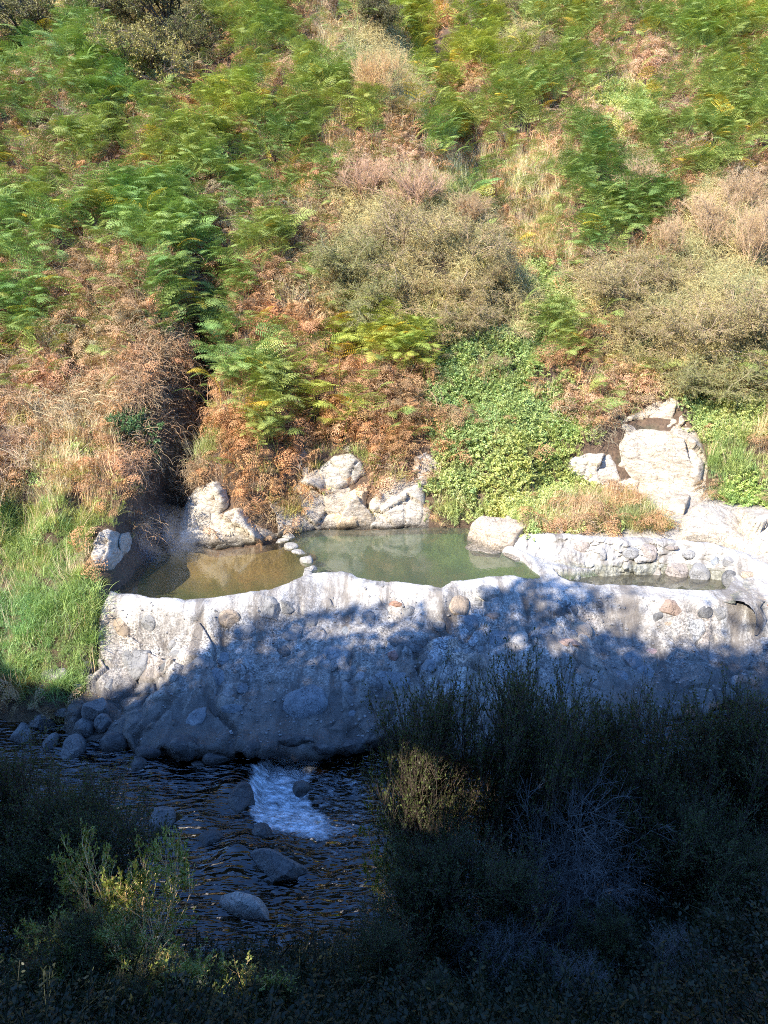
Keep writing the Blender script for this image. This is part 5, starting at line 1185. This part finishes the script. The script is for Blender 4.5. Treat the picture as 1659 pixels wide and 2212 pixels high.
# individual bracken plants that stand out
def fern_plant(seed, nf_=9):
    r = np.random.default_rng(seed); parts = []
    for k in range(nf_):
        V, F = frond(seed * 10 + k, L=r.uniform(.6, .85), stipe=r.uniform(.15, .4), droop=r.uniform(.5, 1.2)); a = k * 6.28 / nf_ + r.uniform(-.3, .3)
        c, s = math.cos(a), math.sin(a); Rm = np.array([[c, -s, 0], [s, c, 0], [0, 0, 1]]); parts.append((V @ Rm.T + np.array([r.normal(0, .05), r.normal(0, .05), 0]), F))
    return mesh_np('fern', *merge(parts), M_fern_o)
FP = [fern_plant(s) for s in (1, 2, 3)]
for (u_, v_, s_, col, lb) in [
 (100, 215, .9, BGR, 'tall blue-green fern under the shrubs of the top left corner'), (60, 290, 1.0, DGR, 'dark green fern on the bank at the upper left edge'), (190, 205, .8, BGR, 'blue-green fern left of the yellow-olive round shrub'),
 (370, 600, 1.0, BGR, 'drooping fern at the left lip of the cleft'), (320, 540, 1.0, BGR, 'bright fern above the left lip of the cleft'), (600, 530, .8, GRN, 'fern at the tip of the middle fern bank above the brown slope'), (480, 660, .8, BGR, 'fern right of the top of the cleft'), (500, 735, .7, GRN, 'fern hanging into the cleft from its right side'),
 (550, 820, .9, BGR, 'big fern right of the cleft, above the brown ferns'), (585, 960, .8, GRN, 'lowest green fern among brown ferns above the pale rocks'), (45, 745, .95, BGR, 'large flat-fronded fern alone at the left edge'), (640, 410, .8, DGR, 'dark fern below the middle fern bank'),
 (1400, 500, .9, DGR, 'dark fern at the lower end of the fern bank on the right'), (1290, 430, .8, DGR, 'dark fern in the middle of the fern bank on the right'), (1245, 770, .8, GRN, 'fern between the creeper and the right-hand thicket'), (360, 740, .7, DGR, 'shaded fern on the spur left of the cleft'), (1250, 590, .6, BGR, 'small bright fern left of the right-hand thicket')]:
    p = surf_hit(u_, v_, H, 11, 45); o = obj('bracken_fern', FP[int(u_) % 3], loc=p - np.array([0, 0, .03])); o.scale = (s_,) * 3; o.rotation_euler = (.25, 0, random.uniform(0, 6.28)); o.color = (*col, 1)
    tag(o, lb, 'fern', 'bracken plants on the slope')
# individual grass tussocks
def tuss(seed, **k): return mesh_np('tussock', *tuft(seed, **k), leaf_mat('tussock_blades', (0.30, 0.36, 0.13), 'obj'))
TS = [tuss(400, n=170, h=.55, spread=.2, lean=1.0, w=.004, curl=1.2), tuss(401, n=150, h=.75, spread=.18, lean=.6, w=.0035, curl=.8)]
for (u_, v_, s_, col, lb, t) in [(160, 1345, .55, (1.5, .8, .6), 'small reddish-brown tussock in the left green grass', 0), (40, 1500, .8, (1.3, .75, .4), 'orange-brown tussock in the lower left grass', 0), (130, 1490, .9, (.8, .95, .7), 'long green tussock drooping over the stones at the left', 0), (640, 1110, .8, (1.7, 1.2, 1.1), 'straw-coloured tussock hanging over the rocks', 0),
   (1350, 1075, .75, (1.6, .8, .7), 'rusty tussock below the streaked white rock', 0), (1440, 1140, .6, (1.5, 1.15, .9), 'straw tussock behind the pool wall', 0), (1390, 580, .9, (1.8, 1.25, 1.1), 'golden tussock left of the tan shrubs', 1), (1290, 330, .8, (1.9, 1.4, 1.5), 'pale upright tussock in the dead bracken', 1), (1360, 215, .9, (1.9, 1.45, 1.3), 'tall pale tussock at the left of the light green patch', 1), (985, 1115, .5, (1.2, 1.2, 1.0), 'light green tussock at the waterline under the creeper', 0),
   (1540, 1010, .9, (1.0, 1.1, .9), 'green sedge tussock on the right bank', 1), (1600, 960, .9, (1.1, 1.1, .9), 'tall green sedge below the far right shrub', 1), (95, 1200, .7, (1.4, 1.15, .9), 'straw tussock on top of the left grass bank', 0), (970, 1410, .2, (1.3, .7, .4), 'tiny orange tuft growing in the terrace', 0),
   (206, 1325, .55, (.9, 1.05, .7), 'green tussock leaning over the top left corner of the terrace', 0), (196, 1385, .6, (.8, 1.0, .65), 'green tussock against the left end of the terrace, below the one at its corner', 0), (188, 1445, .6, (.8, .95, .6), 'green tussock by the dark oblong stone', 0), (60, 1440, .8, (.9, 1.0, .7), 'thick green tussock at the lower left edge of the grass bank', 0), (90, 1330, .8, (1.0, 1.1, .9), 'pale green tussock in the middle of the left grass bank', 0), (170, 1250, .7, (1.1, 1.15, .8), 'yellow-green tussock beside the rough grey rock', 0), (225, 1262, .4, (1.4, 1.0, .8), 'small straw tuft at the left tip of the brown pool', 0)]:
    p = surf_hit(u_, v_, land, 10, 45); o = obj('grass_tussock', TS[t], loc=p - np.array([0, 0, .03])); o.scale = (s_,) * 3; o.rotation_euler = (.2, 0, random.uniform(0, 6.28)); o.color = (*col, 1)
    tag(o, lb, 'tussock', 'tussocks')
# pebbles on the terrace
N_ = 5200
x = rng.uniform(-4.8, 7.5, N_); fr_ = rng.random(N_) ; yb_, yr_ = ybot(x), yrim(x); y = yb_ + (yr_ - yb_) * fr_
PM = protos('pebble', [stone_mesh(500 + s, .6, IV3, IF3, rock_mat('pebble_rock%d' % s, [(0.3, (0.12, .115, .105)), (.7, (.28, .26, .24))], False, .0), .6) for s in range(3)])
keepp = n2(x, y, 1.2, 3, 600) > -.1
x, y = x[keepp], y[keepp]
scatter('gravel', PM, np.stack([x, y, Tz(x, y) + .001], -1), rng.uniform(-.5, .5, (len(x), 3)) * np.array([1, 1, 8]), .006 + .03 * rng.random(len(x)) ** 5, np.ones((len(x), 3)), 'gravel and small pebbles stuck in the terrace crust', 'gravel')

# ------------------------------------------------------------------ near bank: dark shrubs in the shade
PR['fore'] = [shrub_meshes(700 + s, h=1.5, w_=.75, stems=16, per=(8, 8, 6), leaf=.023, lw=.0062, nleaf=4, grav=.16, bark=B_dk, leafm=L_ol, r0=.014, spread=.48) for s in range(3)]
PR['foredead'] = [shrub_meshes(720 + s, h=1.3, w_=1.2, stems=13, per=(8, 7, 6), leaf=.01, lw=.003, nleaf=0, grav=.0, bark=B_gr, leafm=L_ol, r0=.013, spread=.9) for s in range(2)]
PR['hero'] = [shrub_meshes(740 + s, h=.9, w_=.8, stems=7, per=(5, 5, 5), leaf=.028, lw=.0075, nleaf=6, grav=.12, bark=B_tw, leafm=L_ol, r0=.010, spread=.6) for s in range(2)]
NG = 'dark shrubs on the near bank'
def near(kind, u, v, y, h, label, name='shrub', rz=None, col=(1, 1, 1), tilt=0.0):
    """crown top seen at (u, v) with the plant rooted at distance y"""
    d = ray(u, v); t = y / d[1]; q = CAM + d * t; z0 = float(H(np.array([q[0]]), np.array([y]))[0])
    e = empty(name, (q[0], y, z0 - .05), rz if rz is not None else random.uniform(0, 6.28))
    s = max(q[2] - z0, .4) / (h * .98); sx_ = min(s, .95); e.scale = (sx_, sx_, s)
    b_, f_ = PR[kind][int(u) % len(PR[kind])]
    o = obj('branches', b_, e); o.color = (*col, 1)
    if f_: o = obj('foliage', f_, e); o.color = (*col, 1)
    tag(e, label, 'shrub', NG); return e
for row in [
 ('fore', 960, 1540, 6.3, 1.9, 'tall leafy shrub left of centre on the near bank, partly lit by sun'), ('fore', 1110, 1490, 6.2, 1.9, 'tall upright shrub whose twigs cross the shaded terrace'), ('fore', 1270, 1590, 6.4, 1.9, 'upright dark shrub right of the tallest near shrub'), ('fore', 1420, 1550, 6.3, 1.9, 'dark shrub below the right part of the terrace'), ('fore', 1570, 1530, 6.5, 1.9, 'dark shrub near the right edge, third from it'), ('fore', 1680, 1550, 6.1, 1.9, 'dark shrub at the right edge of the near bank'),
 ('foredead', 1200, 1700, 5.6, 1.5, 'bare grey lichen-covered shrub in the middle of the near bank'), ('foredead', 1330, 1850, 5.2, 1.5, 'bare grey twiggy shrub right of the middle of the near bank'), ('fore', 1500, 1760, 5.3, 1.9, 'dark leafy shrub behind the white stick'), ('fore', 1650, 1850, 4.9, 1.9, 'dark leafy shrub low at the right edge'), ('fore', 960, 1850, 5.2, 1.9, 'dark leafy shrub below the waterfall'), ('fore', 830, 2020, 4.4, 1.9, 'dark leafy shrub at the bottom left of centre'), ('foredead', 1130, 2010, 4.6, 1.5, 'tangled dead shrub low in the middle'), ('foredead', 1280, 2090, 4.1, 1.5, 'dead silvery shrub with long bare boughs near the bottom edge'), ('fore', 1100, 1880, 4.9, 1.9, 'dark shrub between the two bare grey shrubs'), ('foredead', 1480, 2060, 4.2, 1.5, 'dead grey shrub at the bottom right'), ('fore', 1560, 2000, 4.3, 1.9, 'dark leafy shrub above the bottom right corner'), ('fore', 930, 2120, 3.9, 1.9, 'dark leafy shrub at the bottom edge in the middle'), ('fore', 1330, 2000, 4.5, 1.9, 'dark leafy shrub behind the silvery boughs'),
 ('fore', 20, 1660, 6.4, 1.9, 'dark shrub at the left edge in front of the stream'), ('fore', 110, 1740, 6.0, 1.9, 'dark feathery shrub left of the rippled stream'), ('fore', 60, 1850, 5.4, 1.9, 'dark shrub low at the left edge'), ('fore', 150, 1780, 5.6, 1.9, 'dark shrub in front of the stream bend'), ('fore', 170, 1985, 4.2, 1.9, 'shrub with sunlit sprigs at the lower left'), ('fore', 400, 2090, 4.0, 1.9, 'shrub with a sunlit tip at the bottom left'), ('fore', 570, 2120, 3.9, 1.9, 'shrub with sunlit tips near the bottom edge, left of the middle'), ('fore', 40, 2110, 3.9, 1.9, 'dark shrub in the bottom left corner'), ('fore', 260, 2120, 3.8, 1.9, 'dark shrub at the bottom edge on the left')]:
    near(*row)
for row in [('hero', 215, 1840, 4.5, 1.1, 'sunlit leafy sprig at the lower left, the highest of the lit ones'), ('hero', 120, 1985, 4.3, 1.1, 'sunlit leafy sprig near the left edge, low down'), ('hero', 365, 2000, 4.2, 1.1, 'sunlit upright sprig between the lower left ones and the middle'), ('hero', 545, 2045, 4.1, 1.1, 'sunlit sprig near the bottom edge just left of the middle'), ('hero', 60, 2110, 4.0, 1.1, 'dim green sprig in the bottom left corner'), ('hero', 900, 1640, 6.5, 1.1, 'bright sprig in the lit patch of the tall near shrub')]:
    near(*row, name='leafy_sprig', col=(3.0, 2.8, 2.2))  # sunlight put into the colour: leaves tinted brighter than the shaded shrubs'

# low growth covering the near bank
n_ = 9000; x = rng.uniform(-9, 9, n_); y = rng.uniform(-1, 7.3, n_); z = H(x, y); P = np.stack([x, y, z], -1)
ok = (z > -1.25) & (np.linalg.norm(P - CAM, axis=1) > 2.0); P = P[ok]
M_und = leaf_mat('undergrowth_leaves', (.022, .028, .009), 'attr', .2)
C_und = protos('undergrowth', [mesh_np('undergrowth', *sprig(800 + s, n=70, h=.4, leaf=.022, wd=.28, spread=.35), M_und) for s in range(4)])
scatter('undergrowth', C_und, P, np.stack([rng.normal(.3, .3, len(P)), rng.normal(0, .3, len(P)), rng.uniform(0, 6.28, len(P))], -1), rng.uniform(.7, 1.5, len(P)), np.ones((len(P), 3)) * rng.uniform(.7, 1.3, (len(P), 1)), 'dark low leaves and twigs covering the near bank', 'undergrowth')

# ------------------------------------------------------------------ trees above the near bank: they shade the stream and half of the terrace
M_tl = leaf_mat('canopy_leaves', (.06, .09, .03), 'none', .1)
edge_u = [-400, 0, 100, 200, 330, 450, 520, 620, 700, 800, 900, 1000, 1100, 1140, 1250, 1330, 1400, 1500, 1600, 1700, 2100]
edge_v = [1400, 1400, 1480, 1505, 1475, 1405, 1340, 1318, 1306, 1300, 1300, 1292, 1268, 1240, 1238, 1244, 1246, 1262, 1282, 1290, 1300]
HOLES = [(780, 1340, 34, 14), (860, 1320, 30, 12), (960, 1330, 24, 16), (1125, 1375, 26, 22), (1235, 1375, 40, 26), (1300, 1320, 45, 14), (1400, 1330, 60, 24), (1480, 1340, 40, 40), (1560, 1350, 40, 40), (1000, 1300, 50, 16), (1190, 1300, 22, 14), (720, 1345, 30, 20), (1430, 1380, 30, 30), (300, 1500, 30, 12), (420, 1440, 30, 14), (1620, 1330, 40, 20), (1050, 1345, 20, 10)]
GAPS = [(955, 1650, 6.2, .30), (930, 1720, 6.1, .26), (900, 1690, 6.2, .2), (215, 1860, 4.5, .24), (165, 1960, 4.4, .13), (120, 2010, 4.3, .16), (370, 2020, 4.2, .2), (350, 2080, 4.2, .12), (545, 2065, 4.1, .22), (60, 2130, 4.0, .1), (420, 2040, 4.3, .07), (1300, 1700, 5.9, .05)]
GP = [(CAM + ray(u, v) * (y / ray(u, v)[1]), r_) for u, v, y, r_ in GAPS]
def lit_ok(Lf):
    """leaves whose shadow would fall beyond the shade line of the photograph are not grown"""
    t = (Lf[:, 2] + .35) / SUN[2]; q = Lf - SUN * t[:, None]
    for _ in range(4):
        zz = np.clip(np.where(q[:, 1] < yrim(q[:, 0]), Tz(q[:, 0], q[:, 1]), 0.05), -1.3, .1)
        t = (Lf[:, 2] - zz) / SUN[2]; q = Lf - SUN * t[:, None]
    u_, v_, _ = proj(q)
    ev = np.interp(u_, edge_u, edge_v) + np.where(u_ < 240, 30, 10) * vnoise(np.stack([u_ / 40, v_ / 40, u_ * 0], -1), 5) + rng.normal(0, 3, len(u_))
    ok = (v_ > ev) | (q[:, 1] < 9)
    for (hu, hv, hr, hs) in HOLES:
        dd = ((u_ - hu) / hr) ** 2 + ((v_ - hv) / hs) ** 2; ok &= ~((dd < 1.2) & (rng.random(len(u_)) < .9))
    for (c, rad) in GP:
        w_ = Lf - c; al = w_ @ SUN; dist = np.linalg.norm(w_ - al[:, None] * SUN, axis=1); ok &= dist > rad * 1.05
    return ok
def canopy_tree(k, bx, by, top, rx, ry, nl, label):
    r = np.random.default_rng(900 + k)
    z0 = float(H(np.array([bx]), np.array([by]))[0]); hgt = top - z0
    e = empty('tree', (bx, by, z0 - .2))
    c0 = np.array([0, 0, hgt * .5])
    # trunk and limbs
    tz = np.linspace(0, hgt * .8, 8); tr = np.stack([.25 * np.sin(tz * .5 + k), .2 * np.cos(tz * .4 + k), tz], -1)[None]
    L1 = child(tr, 26, max(rx, ry) * .9, .95, .04, 6, r, t0=.12, follow=.35); L2 = child(L1, 6, max(rx, ry) * .4, .8, .03, 4, r)
    V, F = merge([tubes(tr, np.linspace(.17, .04, 8)[None], 8), tubes(L1, np.broadcast_to(np.linspace(.035, .012, 6), L1.shape[:2]), 4)])
    obj('trunk', mesh_np('trunk', V, F, B_dk), e)
    # leaf clumps through the crown
    nc = 150; cen = norm(r.normal(size=(nc, 3))) * (r.random((nc, 1)) ** .45) * np.array([rx, ry, hgt * .5]) + c0
    idx = r.integers(0, nc, nl); P_ = cen[idx] + r.normal(0, .42, (nl, 3))
    P_ = P_[P_[:, 2] > .1]; W_ = P_ + np.array([bx, by, z0])
    ok = lit_ok(W_) & (np.linalg.norm(W_ - CAM, axis=1) > 2.2)
    uu, vv, dd_ = proj(W_); ok &= ~((dd_ > .2) & (uu > -60) & (uu < 1720) & (vv > -60) & (vv < 2300))
    P_ = P_[ok]; m = len(P_)
    V, F = blades(P_, norm(r.normal(size=(m, 3))), r.uniform(.13, .27, m), r.uniform(.045, .09, m), seed=k)
    obj('crown', mesh_np('crown', V, F, M_tl, False), e)
    tag(e, label, 'tree', 'trees above the near bank')
    return e
TR = [(-20, -1.5, 13.5, 3.2, 3.4), (-16, -.5, 13.8, 3.0, 3.2), (-12.6, .2, 14.0, 3.0, 3.2), (-9.5, -1.5, 14.5, 3.0, 3.0), (-7.2, .8, 13.8, 2.6, 2.8), (-4.5, -1.6, 14.8, 2.8, 2.8), (-1.5, -3.0, 15.2, 3.0, 2.6), (2, -3.8, 15, 3.0, 2.8), (-18, -6, 17, 3.4, 3.0), (-12, -6.5, 17.5, 3.4, 3.0), (-6, -7, 17.5, 3.6, 3.0), (5.5, -3.0, 14, 3.0, 3.0), (-24, -4, 15, 3.4, 3.4)]
ORD = ['first', 'second', 'third', 'fourth', 'fifth', 'sixth', 'seventh', 'eighth', 'ninth', 'tenth', 'eleventh', 'twelfth', 'thirteenth']
for k, (bx, by, top, rx, ry) in enumerate(TR):
    canopy_tree(k, bx, by, top, rx, ry, 19000, 'dense dark tree above the near bank behind the photographer, casting the shade')
print('done')

# ------------------------------------------------------------------ steam over the hottest corner of the brown pool
N = NT('steam_vapour'); tc = N.n('ShaderNodeTexCoord')
ln = N.n('ShaderNodeVectorMath', operation='LENGTH'); N.l(tc.outputs['Object'], ln.inputs[0])
fall_ = N.n('ShaderNodeMapRange'); fall_.inputs[1].default_value = 1.0; fall_.inputs[2].default_value = .25; N.l(ln.outputs['Value'], fall_.inputs[0])
nz_ = N.ramp(N.noise(N.coord(), 1.8, 3, .6), [(.40, 0), (.62, 1)])
dn = N.math('MULTIPLY', N.math('MULTIPLY', fall_.outputs[0], nz_), .55)
pv = N.n('ShaderNodeVolumePrincipled'); pv.inputs['Color'].default_value = (.95, .96, 1, 1); N.l(dn, pv.inputs['Density']); N.l(pv.outputs[0], N.out.inputs['Volume'])
p = px(330, 1200, 0.0)
o = obj('steam', mesh_np('steam', IV3, IF3, N.m), loc=(p[0], p[1], .38)); o.scale = (1.3, .8, .75)
tag(o, 'thin steam drifting over the dark left corner of the brown pool', 'steam', kind='stuff')
